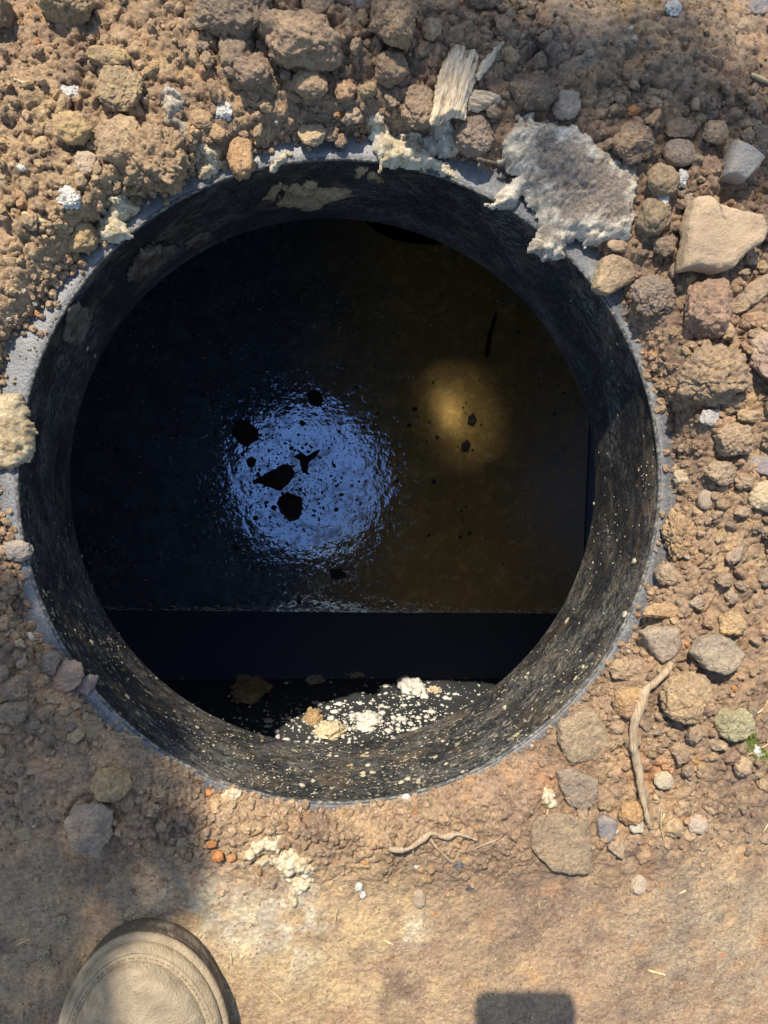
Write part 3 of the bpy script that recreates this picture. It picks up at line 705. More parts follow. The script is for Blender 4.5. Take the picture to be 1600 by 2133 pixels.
neck_patch([(735, 360), (758, 348), (756, 368), (740, 372)], 'small tan mud spot above the right end of the peeling sheet', 3)
neck_patch([(772, 372), (790, 364), (792, 378), (776, 380)], 'tiny tan mud spot nearest the cream residue on the rim', 4)
neck_patch([(265, 580), (280, 545), (300, 520), (318, 510), (350, 512), (375, 520), (350, 545), (320, 560), (290, 590)], 'grey brown wrinkled crust on the upper left neck wall', 5, M_dirt, .004)
neck_patch([(390, 505), (420, 488), (440, 490), (430, 505), (402, 520)], 'brown crust near the lower edge of the upper left neck', 6, M_dirt)
neck_patch([(138, 660), (165, 640), (195, 650), (190, 690), (160, 715), (138, 700)], 'smooth dark brown smear on the left neck wall', 8, M_dirt, .0006)
neck_patch([(1000, 800 - 468), (1030, 342), (1000, 352)], 'thin grey skin below the fibrous residue', 9, M_dirt, .001)
M_speck = scum_mat('yellowish_specks', [(.40, .28, .13), (.5, .42, .24), (.6, .54, .38), (.7, .68, .58)])
parts = []
def neck_blob(px, py, r, el=1.0):
    a, z = neck_point(px, py)
    if z > -.004 or z < -NECK + .003: return
    v = ico(1)[0] * (1 + .6 * (rng.random((42, 1)) - .5)) * (r * el, r * .45, r)
    aa = a + v[:, 0] / RIM; rr = RIM - .0015 - v[:, 1]
    parts.append((np.stack([rr * np.cos(aa), rr * np.sin(aa), z + v[:, 2] * 1.3], 1), ico(1)[1], (0, 0, 0)))
CL = [(random.gauss(275, 40), random.uniform(548, 668)) for _ in range(46)]
for k in range(1000):
    cl = random.choice(CL); d = random.gauss(cl[0], 2.2) if k < 620 else random.gauss(282, 40)
    a = math.radians(d); rp = random.gauss(cl[1], 12) if k < 620 else random.uniform(545, 672); 
    cx, cy = 696 + (715 - 696) * (rp - 545) / 125, 999.5
    s = random.random(); r = .0005 if s < .80 else .0009 if s < .97 else .0017
    neck_blob(cx + rp * math.cos(a), cy - rp * math.sin(a), r * random.uniform(.7, 1.3), random.uniform(.8, 1.8))
for px, py, r in [(758, 1570, .004), (764, 1590, .004), (757, 1606, .0035), (730, 1590, .003), (775, 1605, .003), (765, 1565, .003), (632, 1632, .004), (850, 1618, .004), (835, 1625, .0035),
                  (777, 1605, .003), (1300, 1278, .004), (1320, 1168, .004), (1095, 1408, .003), (1050, 1470, .0035), (870, 1625, .003), (690, 1570, .0035), (188, 728, .003), (203, 743, .0025), (600, 1600, .002), (920, 1540, .003), (1100, 1400, .003)]:
    neck_blob(px + random.uniform(-3, 3), py, r * .62, 1.1); neck_blob(px + random.uniform(-7, 7), py + random.uniform(-6, 6), r * .4, 1.0)
V, F, C = merge(parts); link('neck_specks', mesh_from('neck_specks', V, F), M_speck, parent=tank, kind='stuff')

# ------------------------------------------------------------ clods and stones one can point to
TAN = (.42, .30, .18); ORB = (.42, .25, .12); BRN = (.29, .20, .13); DRK = (.19, .14, .10); GBR = (.30, .24, .175); PAL = (.50, .43, .33)
CRM = (.58, .52, .38); GRY = (.27, .28, .28); SLT = (.12, .125, .15); RED = (.36, .19, .12); YTN = (.45, .315, .18)
taken = []
def place_z(cx, cy, sink, rz): 
    return max(hz(cx, cy), .0) + rz * (1 - sink)
def clod(name, label, cat, px, py, w, h, col, seed, rz=.62, m=None, rot=0, sink=.45, facets=3, power=.85, amp=.16, crumb=.10, pts=None, z=None, n=None):
    m = m or M_clod; big = max(w, h)
    n = n or (5 if big > 75 else 4)
    zz = .012
    if pts:
        (cx, cy), rel = outline_rel(pts, zz); s = max(max(abs(a), abs(b)) for a, b in rel); rzz = rz * min(w, h) * PX / 2
        v, f = lump(n, s, s, rzz, seed, outline=rel, amp=amp, crumb=crumb * .7)
    else:
        p = P(px, py, zz); cx, cy = p.x, p.y; rx, ry = w * PX / 2 * 1.06, h * PX / 2 * 1.06; rzz = rz * min(rx, ry)
        v, f = lump(n, rx, ry, rzz, seed, power=power, amp=amp, facets=facets, crumb=crumb)
        a = math.radians(rot); c, s = math.cos(a), math.sin(a); v = v @ np.array([[c, s, 0], [-s, c, 0], [0, 0, 1]])
    cz = z if z is not None else place_z(cx, cy, sink, rzz)
    if math.hypot(cx, cy) < RIM + .03: cz = max(cz, rzz * .8) if z is None else z
    o = link(name, mesh_from(name, v, f), m, loc=(cx, cy, cz), label=label, cat=cat, color=col)
    taken.append((px if not pts else sum(a for a, b in pts) / len(pts), py if not pts else sum(b for a, b in pts) / len(pts), (w + h) / 4))
    return o
C_ = clod
C_('stone', 'large pale tan flat angular stone lying right of the white residue', 'stone', 1455, 512, 150, 150, (.44, .32, .20), 101, rz=.42, m=M_stone, amp=.08, crumb=.05, sink=.1,
   pts=[(1378, 585), (1384, 510), (1398, 446), (1428, 438), (1440, 458), (1478, 470), (1522, 486), (1532, 515), (1524, 540), (1500, 552), (1470, 585), (1440, 590), (1405, 582)])
C_('stone', 'tan angular stone jutting over the upper right rim of the hole', 'stone', 1290, 570, 105, 90, (.45, .33, .20), 102, rz=.5, amp=.08, crumb=.07, sink=.0,
   pts=[(1237, 600), (1252, 540), (1275, 530), (1300, 538), (1336, 538), (1342, 562), (1330, 585), (1295, 598), (1270, 614), (1250, 610)])
C_('stone', 'small flat tan stone just above the angular stone on the rim', 'stone', 1293, 514, 60, 28, TAN, 103, rz=.6, m=M_stone, z=.016)
C_('stone', 'grey pyramid shaped stone above the large flat tan stone', 'stone', 1497, 374, 72, 72, (.33, .32, .29), 104, rz=.8, m=M_stone, facets=7, power=1, amp=.05, crumb=.03, pts=[(1462, 400), (1475, 335), (1500, 345), (1532, 372), (1520, 388), (1498, 412)])
C_('stone', 'smooth rounded dark stone above the gap beside the white residue', 'stone', 1378, 350, 62, 50, (.27, .21, .16), 105, facets=0, amp=.05, crumb=.02)
C_('soil_clod', 'bulky brown clod at the right end of the white residue', 'soil clod', 1290, 330, 82, 70, BRN, 106)
C_('soil_clod', 'flat oval brown clod above the smooth rounded dark stone', 'soil clod', 1383, 300, 62, 38, BRN, 107)
C_('soil_clod', 'light brown chip shaped clod left of the grey pyramid stone', 'soil clod', 1445, 314, 52, 40, TAN, 108)
C_('soil_clod', 'dark brown moist clod right of the pale wood chip', 'soil clod', 1092, 222, 86, 62, DRK, 109, rz=.8)
C_('stone', 'pale rounded pebble right of the dark moist clod', 'stone', 1160, 247, 56, 50, (.37, .30, .23), 110, m=M_stone, facets=2)
C_('stone', 'big brown rounded stone below the wood chip at the rim', 'stone', 981, 286, 70, 76, (.24, .175, .13), 111, m=M_stone, rz=.8, z=.016)
C_('soil_clod', 'upright brown clod left of the wood chip', 'soil clod', 865, 242, 60, 78, (.33, .23, .15), 112, rz=.8)
C_('soil_clod', 'largest rugged clod at the top of the photo above the rim pebble', 'soil clod', 625, 127, 140, 96, (.31, .22, .145), 113, rz=.85, amp=.25, sink=.3)
C_('soil_clod', 'tall blocky clod in the top middle with an orange tinge', 'soil clod', 806, 98, 84, 96, (.34, .235, .145), 114, rz=.9, facets=5)
C_('soil_clod', 'square brown clod just below the tall blocky clod', 'soil clod', 806, 176, 60, 58, (.32, .22, .14), 115, rz=.8, facets=5)
C_('stone', 'light tan pebble sitting alone on the top of the flange', 'stone', 650, 276, 48, 44, (.46, .33, .18), 116, m=M_stone, facets=3, z=.009, power=.9)
C_('stone', 'small brown pebble right of the light tan pebble on the flange', 'stone', 690, 272, 32, 30, BRN, 117, z=.007)
C_('stone', 'tiny brown pebble on the flange nearest the cream fibrous residue', 'stone', 711, 286, 24, 24, BRN, 118, z=.006)
C_('soil_clod', 'orange brown upright clod balanced on the upper left rim', 'soil clod', 502, 332, 44, 74, (.43, .26, .13), 119, rz=.9, z=.012, rot=0, facets=5)
C_('soil_clod', 'large smooth tan clod in the sunlit soil at upper left', 'soil clod', 261, 316, 84, 86, YTN, 120, rz=.6, crumb=.05)
C_('soil_clod', 'large crumbly brown clod right of the smooth tan clod', 'soil clod', 335, 350, 108, 110, (.35, .24, .14), 121, rz=.75, amp=.25, crumb=.16)
C_('stone', 'small flat tan stone below left of the smooth tan clod', 'stone', 190, 357, 48, 42, (.42, .33, .22), 122, m=M_stone)
C_('soil_clod', 'round golden clod near the upper left rim edge', 'soil clod', 162, 487, 62, 56, (.46, .32, .16), 123, rz=.8, facets=1)
C_('soil_clod', 'yellowish flat clod left of the smooth tan clod', 'soil clod', 165, 290, 62, 54, (.45, .31, .15), 124)
C_('soil_clod', 'overhanging yellowish clod with a dark hollow under it at upper left', 'soil clod', 238, 150, 70, 36, (.40, .29, .15), 125, rz=.9)
C_('soil_clod', 'cracked brown clod below the overhanging yellowish clod', 'soil clod', 262, 215, 76, 72, (.36, .26, .15), 126, rz=.5)
C_('soil_clod', 'brown clod casting a long shadow at the top left', 'soil clod', 150, 40, 90, 60, (.33, .24, .13), 127, rz=1.1, crumb=.16)
C_('soil_clod', 'dark clod cut by the left edge of the photo at the top', 'soil clod', 0, 45, 60, 56, (.26, .18, .11), 128, rz=1.1)
C_('soil_clod', 'wide rounded clod bulging at the top left of centre', 'soil clod', 488, 60, 132, 100, (.28, .205, .14), 129, rz=.7, crumb=.12)
C_('soil_clod', 'pointed brown clod under the wide rounded clod', 'soil clod', 497, 132, 62, 74, (.30, .22, .15), 130, rz=.8)
C_('soil_clod', 'ragged brown clod below the pointed clod', 'soil clod', 530, 180, 66, 56, (.28, .20, .14), 131, rz=.8, crumb=.15)
C_('soil_clod', 'brown clod with a round hollow above the largest rugged clod', 'soil clod', 660, 58, 54, 50, (.27, .20, .14), 132)
C_('soil_clod', 'brown clod tucked under the largest rugged clod', 'soil clod', 645, 200, 60, 54, (.34, .24, .15), 133, rz=.8)
C_('soil_clod', 'orange tinged oval clod above left of the upright rim clod', 'soil clod', 423, 265, 46, 34, (.38, .25, .14), 134)
C_('soil_clod', 'small round tan clod beside the orange tinged oval clod', 'soil clod', 455, 286, 30, 30, (.42, .28, .15), 135)
C_('soil_clod', 'cut off brown clod at the top edge above the wood chip', 'soil clod', 995, 15, 76, 56, BRN, 136, rz=.7)
C_('soil_clod', 'reddish brown clod standing tall at the right of the hole', 'soil clod', 1432, 662, 84, 112, (.35, .22, .15), 137, rz=.95, facets=5, amp=.2)
C_('soil_clod', 'broad crumbly brown mass at the right above the grey stone', 'soil clod', 1440, 790, 130, 96, (.32, .225, .14), 138, rz=.7, amp=.28, crumb=.18)
C_('stone', 'smooth pinkish brown boulder at the right edge of the photo', 'stone', 1560, 760, 96, 112, (.34, .235, .18), 139, rz=.7, m=M_stone, facets=4)
C_('soil_clod', 'smooth brown clod cut by the right edge under the pinkish boulder', 'soil clod', 1580, 850, 80, 66, (.30, .21, .13), 140, rz=.8)
C_('stone', 'sharp edged brown stone cut by the right edge of the photo', 'stone', 1588, 910, 60, 80, (.34, .25, .16), 141, rz=.7, m=M_stone, facets=7)
C_('stone', 'flat grey slate piece lying at the right edge below the boulder', 'slate piece', 1570, 970, 84, 40, (.20, .19, .20), 142, rz=.4, m=M_stone, facets=6, crumb=.02)
C_('soil_clod', 'crumbly clod with small pebbles right of the flange', 'soil clod', 1490, 920, 84, 60, (.36, .26, .17), 143, rz=.8, crumb=.18)
C_('soil_clod', 'wide crumbly clod above the single cream pebble on the flange', 'soil clod', 1468, 985, 60, 46, (.36, .27, .18), 144, rz=.8, crumb=.15)
C_('stone', 'single cream round pebble on the right flange', 'stone', 1426, 994, 34, 34, (.52, .43, .28), 145, z=.007)
C_('stone', 'smooth grey brown oval pebble on the right flange', 'stone', 1452, 1040, 32, 40, (.30, .24, .18), 146, m=M_stone, facets=0, amp=.05, crumb=.02)
C_('stone', 'yellowish domed stone in the rubble at the right', 'stone', 1560, 1032, 72, 56, (.46, .36, .22), 147, rz=.8, m=M_stone, facets=2)
C_('soil_clod', 'knobbly orange clod leaning over the right flange', 'soil clod', 1420, 1115, 62, 84, (.42, .28, .15), 148, rz=.9, amp=.3, crumb=.18)
C_('soil_clod', 'round brown clod resting on the lower right flange', 'soil clod', 1396, 1196, 50, 48, (.37, .27, .18), 149, rz=.9, z=.010)
C_('soil_clod', 'flat orange tan clod bridging the lower right flange', 'soil clod', 1375, 1272, 84, 34, (.46, .30, .15), 150, rz=.8, z=.016)
C_('stone', 'wedge shaped grey brown stone beside the lower right rim', 'stone', 1365, 1332, 90, 78, (.34, .27, .20), 151, rz=.5, facets=5, amp=.08, crumb=.05, sink=.25,
   pts=[(1322, 1312), (1345, 1300), (1398, 1302), (1405, 1340), (1380, 1362), (1360, 1372), (1342, 1350)])
C_('stone', 'broad rough grey brown stone right of the wedge shaped one', 'stone', 1458, 1346, 116, 84, (.33, .27, .20), 152, rz=.55, amp=.1, crumb=.08, sink=.25,
   pts=[(1402, 1345), (1420, 1315), (1465, 1308), (1485, 1318), (1512, 1345), (1500, 1370), (1465, 1385), (1430, 1375)])
C_('soil_clod', 'golden clod above the broad rough stone', 'soil clod', 1500, 1292, 56, 48, (.45, .31, .16), 153, rz=.8, crumb=.14)
C_('soil_clod', 'large tan clod with a pale lower edge right of the root', 'soil clod', 1392, 1432, 100, 96, (.40, .28, .16), 154, rz=.5, amp=.12, sink=.25)
C_('soil_clod', 'orange block shaped clod crossed by the root', 'soil clod', 1292, 1450, 72, 62, (.44, .27, .13), 155, rz=.6, facets=5, amp=.06, sink=.25)
C_('soil_clod', 'low brown clod between the flange and the root', 'soil clod', 1310, 1392, 80, 44, (.38, .27, .17), 156, rz=.6, crumb=.14)
C_('stone', 'large square tan slab on the lower right rim', 'stone', 1212, 1540, 112, 118, (.38, .285, .175), 157, rz=.30, amp=.09, crumb=.09, sink=.1, z=.016,
   pts=[(1158, 1502), (1190, 1476), (1232, 1472), (1252, 1500), (1270, 1538), (1262, 1556), (1225, 1578), (1185, 1592), (1172, 1572), (1160, 1540)])
C_('stone', 'rough brown slab below the square tan slab', 'stone', 1198, 1640, 84, 88, (.32, .25, .18), 158, rz=.35, amp=.12, crumb=.11, sink=.15,
   pts=[(1155, 1600), (1190, 1596), (1232, 1612), (1240, 1650), (1215, 1682), (1185, 1676), (1165, 1640)])
C_('soil_clod', 'orange stone like clod at the foot of the root', 'soil clod', 1302, 1682, 46, 52, (.46, .27, .12), 159, rz=.7, facets=4)
C_('stone', 'dark grey angular shard below the orange clod', 'stone', 1257, 1717, 46, 58, (.15, .15, .17), 160, rz=.5, m=M_stone, crumb=.01, amp=.03, pts=[(1238, 1700), (1252, 1688), (1278, 1702), (1276, 1726), (1260, 1748), (1240, 1732)])
C_('stone', 'small pale round pebble right of the dark grey shard', 'stone', 1318, 1712, 30, 28, (.50, .46, .36), 161, m=M_stone, facets=1, crumb=.02)
C_('stone', 'pale pinkish flat pebble in the lower right soil', 'stone', 1443, 1708, 42, 36, (.44, .36, .28), 162, m=M_stone, facets=3, crumb=.02)
C_('soil_clod', 'greenish mossy clod in the lower right rubble', 'soil clod', 1500, 1487, 78, 72, (.38, .345, .20), 163, rz=.6)
C_('stone', 'pale yellow pebble lying right of the lower root', 'stone', 1366, 1612, 40, 34, (.46, .40, .26), 164, m=M_stone, facets=1, crumb=.02)
C_('soil_clod', 'wide flat crust of soil with a dark gap under its lower edge', 'soil crust', 1160, 1745, 130, 116, (.32, .235, .15), 165, rz=.16, amp=.14, crumb=.09, sink=.3,
   pts=[(1098, 1720), (1110, 1690), (1160, 1680), (1215, 1700), (1222, 1760), (1220, 1808), (1180, 1808), (1140, 1800), (1108, 1765)])
C_('stone', 'dull stone with a reddish top half buried in shade at left', 'stone', 195, 1710, 84, 92, (.24, .18, .13), 166, rz=.5, m=M_stone)
C_('stone', 'small reddish stone resting on the half buried dull stone', 'stone', 212, 1688, 40, 34, (.34, .15, .10), 167, rz=.7, m=M_stone)
C_('soil_clod', 'golden clod at the shadow edge below left of the hole', 'soil clod', 237, 1626, 66, 60, (.46, .31, .15), 168, rz=.8)
C_('stone', 'smooth brown stone in shade left of the lower left rim', 'stone', 140, 1412, 50, 62, (.30, .20, .14), 169, rz=.7, m=M_stone, rot=-35)
C_('stone', 'purple grey shard beside the smooth brown stone in shade', 'stone', 172, 1435, 30, 56, (.20, .16, .16), 170, rz=.6, m=M_stone, rot=-40, facets=6)
C_('soil_clod', 'brown clod in shade left of the smooth brown stone', 'soil clod', 46, 1422, 50, 48, (.26, .19, .13), 171)
C_('soil_clod', 'squat brown clod in shade below left of the flange', 'soil clod', 44, 1470, 56, 44, (.28, .20, .13), 172)
C_('soil_clod', 'light brown clod in shade touching the lower left flange', 'soil clod', 100, 1385, 42, 46, (.32, .25, .18), 173)
C_('stone', 'grey rounded stone in shade at the left edge', 'stone', 30, 1150, 50, 40, (.24, .22, .21), 174, m=M_stone, rz=.7)
C_('stone', 'oblong brown pebble in the soil under the bottom root', 'stone', 873, 1872, 28, 36, (.34, .26, .18), 175, m=M_stone, facets=0, crumb=.02)
C_('stone', 'smooth flat pebble in the soil above the phone shadow at right', 'stone', 1330, 1842, 30, 40, (.42, .35, .25), 176, m=M_stone, facets=1, crumb=.02, rot=-25)
C_('stone', 'tiny black oblong pebble in the bottom soil', 'stone', 980, 1850, 24, 13, (.03, .03, .035), 177, m=M_stone, facets=0, crumb=.01, rot=-20)
C_('stone', 'tiny dark blue pebble under the bottom root', 'stone', 951, 1793, 20, 16, (.05, .065, .09), 178, m=M_stone, facets=1, crumb=.01)
C_('brick_crumb', 'bright orange brick crumb in the bottom soil, upper one of three', 'brick crumb', 441, 1750, 20, 15, (.60, .25, .07), 179)
C_('brick_crumb', 'bright orange brick crumb in the bottom soil, leftmost of three', 'brick crumb', 455, 1777, 22, 20, (.60, .22, .06), 180)
C_('brick_crumb', 'bright orange brick crumb in the bottom soil, rightmost of three', 'brick crumb', 482, 1782, 18, 16, (.62, .28, .08), 181)
C_('slate_piece', 'dark blue slate shard at the top right corner', 'slate piece', 1572, 27, 60, 34, SLT, 182, rz=.3, m=M_stone, facets=6, crumb=.01, rot=20)
C_('slate_piece', 'dark slate shard at the top edge above the wood chip', 'slate piece', 1085, 12, 50, 30, SLT, 183, rz=.4, m=M_stone, facets=6, crumb=.01, rot=-25)
C_('slate_piece', 'flat blue grey slate piece at the right edge beside moss', 'slate piece', 1588, 660, 50, 60, (.17, .18, .21), 184, rz=.25, m=M_stone, facets=6, crumb=.01)
C_('slate_piece', 'light grey slate piece below the one beside moss', 'slate piece', 1592, 712, 36, 44, (.27, .29, .31), 185, rz=.3, m=M_stone, facets=6, crumb=.01)
C_('slate_piece', 'grey shiny slate chip near the top above the tall blocky clod', 'slate piece', 738, 26, 34, 46, (.28, .28, .28), 186, rz=.35, m=M_stone, facets=6, crumb=.01)
C_('stone', 'grey white pebble standing on the right rubble edge', 'stone', 1447, 872, 38, 34, (.40, .39, .38), 187, m=M_stone, facets=5)
C_('soil_clod', 'purple brown flat crust beside the angular rim stone', 'soil crust', 1352, 625, 96, 76, (.28, .22, .17), 188, rz=.4, crumb=.16)
C_('soil_clod', 'long brown clod slanting below the moss at the right', 'soil clod', 1535, 625, 110, 40, (.36, .26, .17), 189, rot=40, rz=.7)
C_('soil_clod', 'dark clod right of the big white residue', 'soil clod', 1345, 405, 62, 58, (.30, .22, .13), 190, rz=.8)
C_('soil_clod', 'dark clod with a white crust between residue and flat stone', 'soil clod', 1340, 470, 64, 72, (.26, .20, .13), 191, rz=.8)
C_('soil_clod', 'small rounded clod left of the large flat stone base', 'soil clod', 1363, 525, 40, 46, (.27, .20, .14), 192, rz=.8)
C_('soil_clod', 'dark round clod above the large flat stone', 'soil clod', 1420, 455 - 10, 60, 44, (.27, .21, .15), 193, rz=.7)
C_('soil_clod', 'brown clod touching the right side of the large flat stone', 'soil clod', 1560, 490, 60, 58, (.28, .21, .15), 194, rz=.8)
C_('soil_clod', 'reddish clod below the grey pyramid stone', 'soil clod', 1440, 378, 50, 44, (.33, .20, .13), 195, rz=.7)
C_('soil_clod', 'rough round clod at the right of the grey pyramid stone', 'soil clod', 1560, 322, 70, 60, (.29, .21, .14), 196, rz=.7)

# ------------------------------------------------------------ residues, wood, roots
def slab(name, pts, label, cat, seed, m, thick, z0, step=.0011, wob=.004, rough=.5, follow=True, freq=90):
    q = [P(a, b, z0 + .006) for a, b in pts]; cx = sum(p.x for p in q) / len(q); cy = sum(p.y for p in q) / len(q)
    poly = [(p.x - cx, p.y - cy) for p in q]
    def top(d, x, y):
        e = np.sqrt(np.clip(d / (thick * .8), 0, 1))
        f, g, c = worley(x + .003 * fbm2(x, y, 150, 3, seed), y + .003 * fbm2(x, y, 150, 3, seed + 1), .009, seed)
        f2, g, c2 = worley(x, y, .0034, seed + 8)
        return thick * e * (.62 + rough * .55 * fbm2(x, y, freq * .55, 4, seed, .5)) + e * rough * (.0028 * dome(f, .7) * (.2 + .8 * c) + .0020 * dome(f2) * c2) + .0007 * fbm2(x, y, 700, 2, seed)
    def zm(x, y, h):
        if follow:
            g = np.maximum(height(x + cx, y + cy), 0) * 1.0; r = np.hypot(x + cx, y + cy)
            g = .024 * sstep(.0, .055, r - RIM) + .001
            if name != 'crusty_residue': g = np.minimum(g, np.maximum(height(x + cx, y + cy), 0) * .9)
            g = np.where(r < RIM + .002, -(RIM + .002 - r) * .30, g)
        else: g = 0
        return np.stack([x, y, h + g], 1)
    V, F = poly_patch(poly, step, top, seed, wob, zm)
    dd = LAST[0]; br = np.clip((dd - .010 + .012 * fbm2(V[:, 0], V[:, 1], 70, 4, seed)) / .008, 0, 1) if name == 'crusty_residue' else np.zeros(len(V))
    o = link(name, mesh_from(name, V, F, True, np.stack([br] * 3, 1)), m, loc=(cx, cy, z0), label=label, cat=cat)
    taken.append((sum(a for a, b in pts) / len(pts), sum(b for a, b in pts) / len(pts), max(p[0] for p in pts) / 2 - min(p[0] for p in pts) / 2))
    return o
slab('crusty_residue', [(1045, 345), (1040, 312), (1062, 268), (1090, 262), (1105, 285), (1160, 285), (1200, 305), (1240, 330), (1270, 365), (1300, 370), (1304, 440), (1300, 505), (1262, 512), (1228, 512),
      (1200, 498), (1180, 505), (1182, 522), (1140, 532), (1118, 520), (1132, 492), (1128, 460), (1112, 430), (1095, 400), (1082, 420), (1065, 434), (1022, 418), (1050, 388), (1080, 372)],
     'big grey white crusty residue draped over the upper right rim', 'residue', 21, M_white, .012, .002, wob=.0045, rough=.9)
slab('fibrous_residue', [(765, 262), (790, 252), (805, 262), (830, 275), (862, 280), (890, 300), (925, 330), (948, 355), (930, 362), (905, 348), (880, 352), (850, 345), (825, 345), (802, 340), (790, 348), (800, 325), (775, 310), (780, 290)],
     'cream fibrous residue hanging over the top rim below the upright clod', 'residue', 22, M_cream, .013, .002, rough=.9)
slab('fibrous_residue', [(880, 300), (895, 270), (930, 258), (948, 285), (945, 315), (915, 318), (895, 312)], 'white fluffy residue between cream residue and big brown stone', 'residue', 23, M_white, .010, .004, rough=.8)
slab('cream_residue', [(392, 325), (405, 305), (440, 302), (470, 320), (460, 345), (430, 362), (410, 350)], 'cream lumpy residue on the flange left of the upright rim clod', 'residue', 24, M_cream, .012, .002, rough=.9, freq=140)
slab('cream_residue', [(195, 485), (215, 450), (240, 420), (262, 402), (280, 425), (262, 455), (270, 480), (240, 500), (205, 504)], 'long cream crumbly residue at the upper left rim edge', 'residue', 25, M_cream, .012, .002, rough=.9, freq=140)
slab('cream_residue', [(-30, 815), (20, 822), (48, 850), (64, 890), (62, 930), (48, 968), (20, 980), (-30, 975)], 'thick yellowish residue at the left edge of the rim', 'residue', 26, M_tanc, .012, .003, rough=.9, freq=110)
slab('cream_residue', [(572, 332), (590, 318), (605, 308), (600, 325), (582, 345), (560, 345)], 'small pale residue lump on the flange right of the upright rim clod', 'residue', 27, M_cream, .006, .001, rough=.9)
slab('grey_residue', [(350, 275), (345, 230), (352, 205), (372, 215), (385, 250), (400, 285), (412, 300), (395, 315), (375, 290)], 'thin grey wrinkled scrap above the cream lumpy residue', 'residue', 28, M_white, .009, .004, rough=.9, freq=150)
slab('cream_residue', [(575, 1720), (590, 1702), (602, 1715), (598, 1745), (582, 1760), (548, 1765), (525, 1790), (512, 1770), (530, 1740)], 'cream lump of residue with a sharp shadow below the hole', 'residue', 29, M_cream, .011, .000, rough=.8)
slab('cream_residue', [(530, 1785), (548, 1762), (590, 1758), (630, 1765), (655, 1795), (650, 1830), (620, 1815), (590, 1815), (560, 1800)], 'broad cream residue crust in the middle of the chain below the hole', 'residue', 30, M_cream, .009, .000, rough=.8)
slab('cream_residue', [(588, 1818), (625, 1810), (648, 1830), (645, 1850), (632, 1848), (625, 1870), (610, 1880), (600, 1860), (605, 1842)], 'pale grey cream residue at the bottom of the chain below the hole', 'residue', 31, M_cream, .007, .000, rough=.7)
slab('white_residue', [(510, 1925), (520, 1900), (535, 1880), (552, 1872), (540, 1895), (530, 1915), (520, 1935)], 'thin bright white smear of residue left of the chain', 'residue', 32, M_cream, .0011, .0, rough=.4)
slab('white_residue', [(578, 1852), (590, 1862), (598, 1885), (600, 1905), (588, 1890)], 'narrow white smear under the residue chain', 'residue', 33, M_cream, .0011, .0, rough=.4)
slab('white_residue', [(838, 1928), (850, 1915), (862, 1920), (878, 1900), (876, 1918), (862, 1932), (845, 1938)], 'white smear on the flat soil below the oblong pebble', 'residue', 34, M_cream, .0011, .0, rough=.4)
slab('pale_leaf', [(1120, 1655), (1132, 1640), (1152, 1645), (1158, 1662), (1150, 1678), (1135, 1672)], 'pale crumpled leaf scrap below the rough brown slab', 'leaf', 35, M_cream, .003, .002, rough=.8)
for i, (px, py, w, h, lb) in enumerate([(158, 212, 30, 24, 'round white flake on the sunlit upper left soil'), (471, 245, 28, 34, 'fluffy white flake above the orange tinged oval clod'), (159, 432, 34, 34, 'ragged white flake above the round golden clod'),
        (346, 288, 18, 14, 'tiny white flake at the foot of the grey wrinkled scrap'), (66, 375, 14, 12, 'tiny white fleck in the left soil'), (482, 1665, 34, 26, 'cream crumb just below the lower left rim'),
        (748, 1848, 14, 18, 'white fleck upper one of a pair on the bottom soil'), (757, 1866, 10, 14, 'white fleck lower one of a pair on the bottom soil'), (1350, 420, 24, 60, 'pale crust strip on the dark clod beside the residue'), (1385, 400, 22, 30, 'small white crust left of the reddish clod'),
        (1352, 450, 26, 44, 'cream white crust on the clod between residue and stone'), (1375, 50, 30, 26, 'wispy grey flake on the calm soil at top right'), (850, 1440 + 235, 18, 14, 'small cream crumb at the bottom rim'), (1350, 60, 10, 10, 'tiny pale fleck at top right'),
        (90, 1990, 22, 22, 'dull pale stone like flake in shade left of the boot'), (120, 1925, 24, 20, 'pale square flake in shade above the boot'), (190, 1690, 26, 22, 'faint pale flake in the shaded left soil')][:17]):
    C_('white_flake', lb, 'flake', px, py, w, h, (.7, .7, .7), 300 + i, rz=.5, m=M_flake if i not in (5, 10, 14, 15, 16) else M_cream if i in (5, 10) else M_tanc, crumb=.25, amp=.3, facets=2, sink=.2)

# wood
def wood(name, pts, label, thick, z, seed, rot):
    q = [P(a, b, z) for a, b in pts]; cx = sum(p.x for p in q) / len(q); cy = sum(p.y for p in q) / len(q)
    c, s = math.cos(-rot), math.sin(-rot)
    poly = [((p.x - cx) * c - (p.y - cy) * s, (p.x - cx) * s + (p.y - cy) * c) for p in q]
    def top(d, x, y): return np.minimum(d * 2 + .001, thick) * (.82 + .5 * fbm2(x * 9, y * .8, 60, 4, seed)) + .0006 * fbm2(x * 8, y, 300, 2, seed)
    V, F = poly_patch(poly, .0007, top, seed, .0012)
    return mesh_from(name, V, F), (cx, cy, z), rot
wc = empty('wood_chip', P(950, 175, .03), 'pale splintered wood chip lying above the top rim', 'wood chip')
def add_wood(nm, pts, thick, z, seed, rot, parent=None, **kw):
    me, loc, r = wood(nm, pts, '', thick, z, seed, rot)
    o = link(nm, me, M_wood, **kw); o.location = loc; o.rotation_euler = (0, 0, r)
    if parent: o.parent = parent; o.matrix_parent_inverse = parent.matrix_world.inverted()
    return o
add_wood('chip_body', [(938, 96), (965, 95), (972, 105), (990, 105), (1000, 125), (990, 165), (975, 205), (968, 252), (940, 245), (915, 262), (898, 262), (896, 240), (905, 195), (915, 150), (930, 120)], .007, .031, 41, math.radians(-14), wc)
add_wood('splinter', [(990, 160), (1002, 130), (1025, 105), (1048, 86), (1046, 100), (1028, 125), (1008, 152), (996, 168)], .005, .034, 42, math.radians(-38), wc)
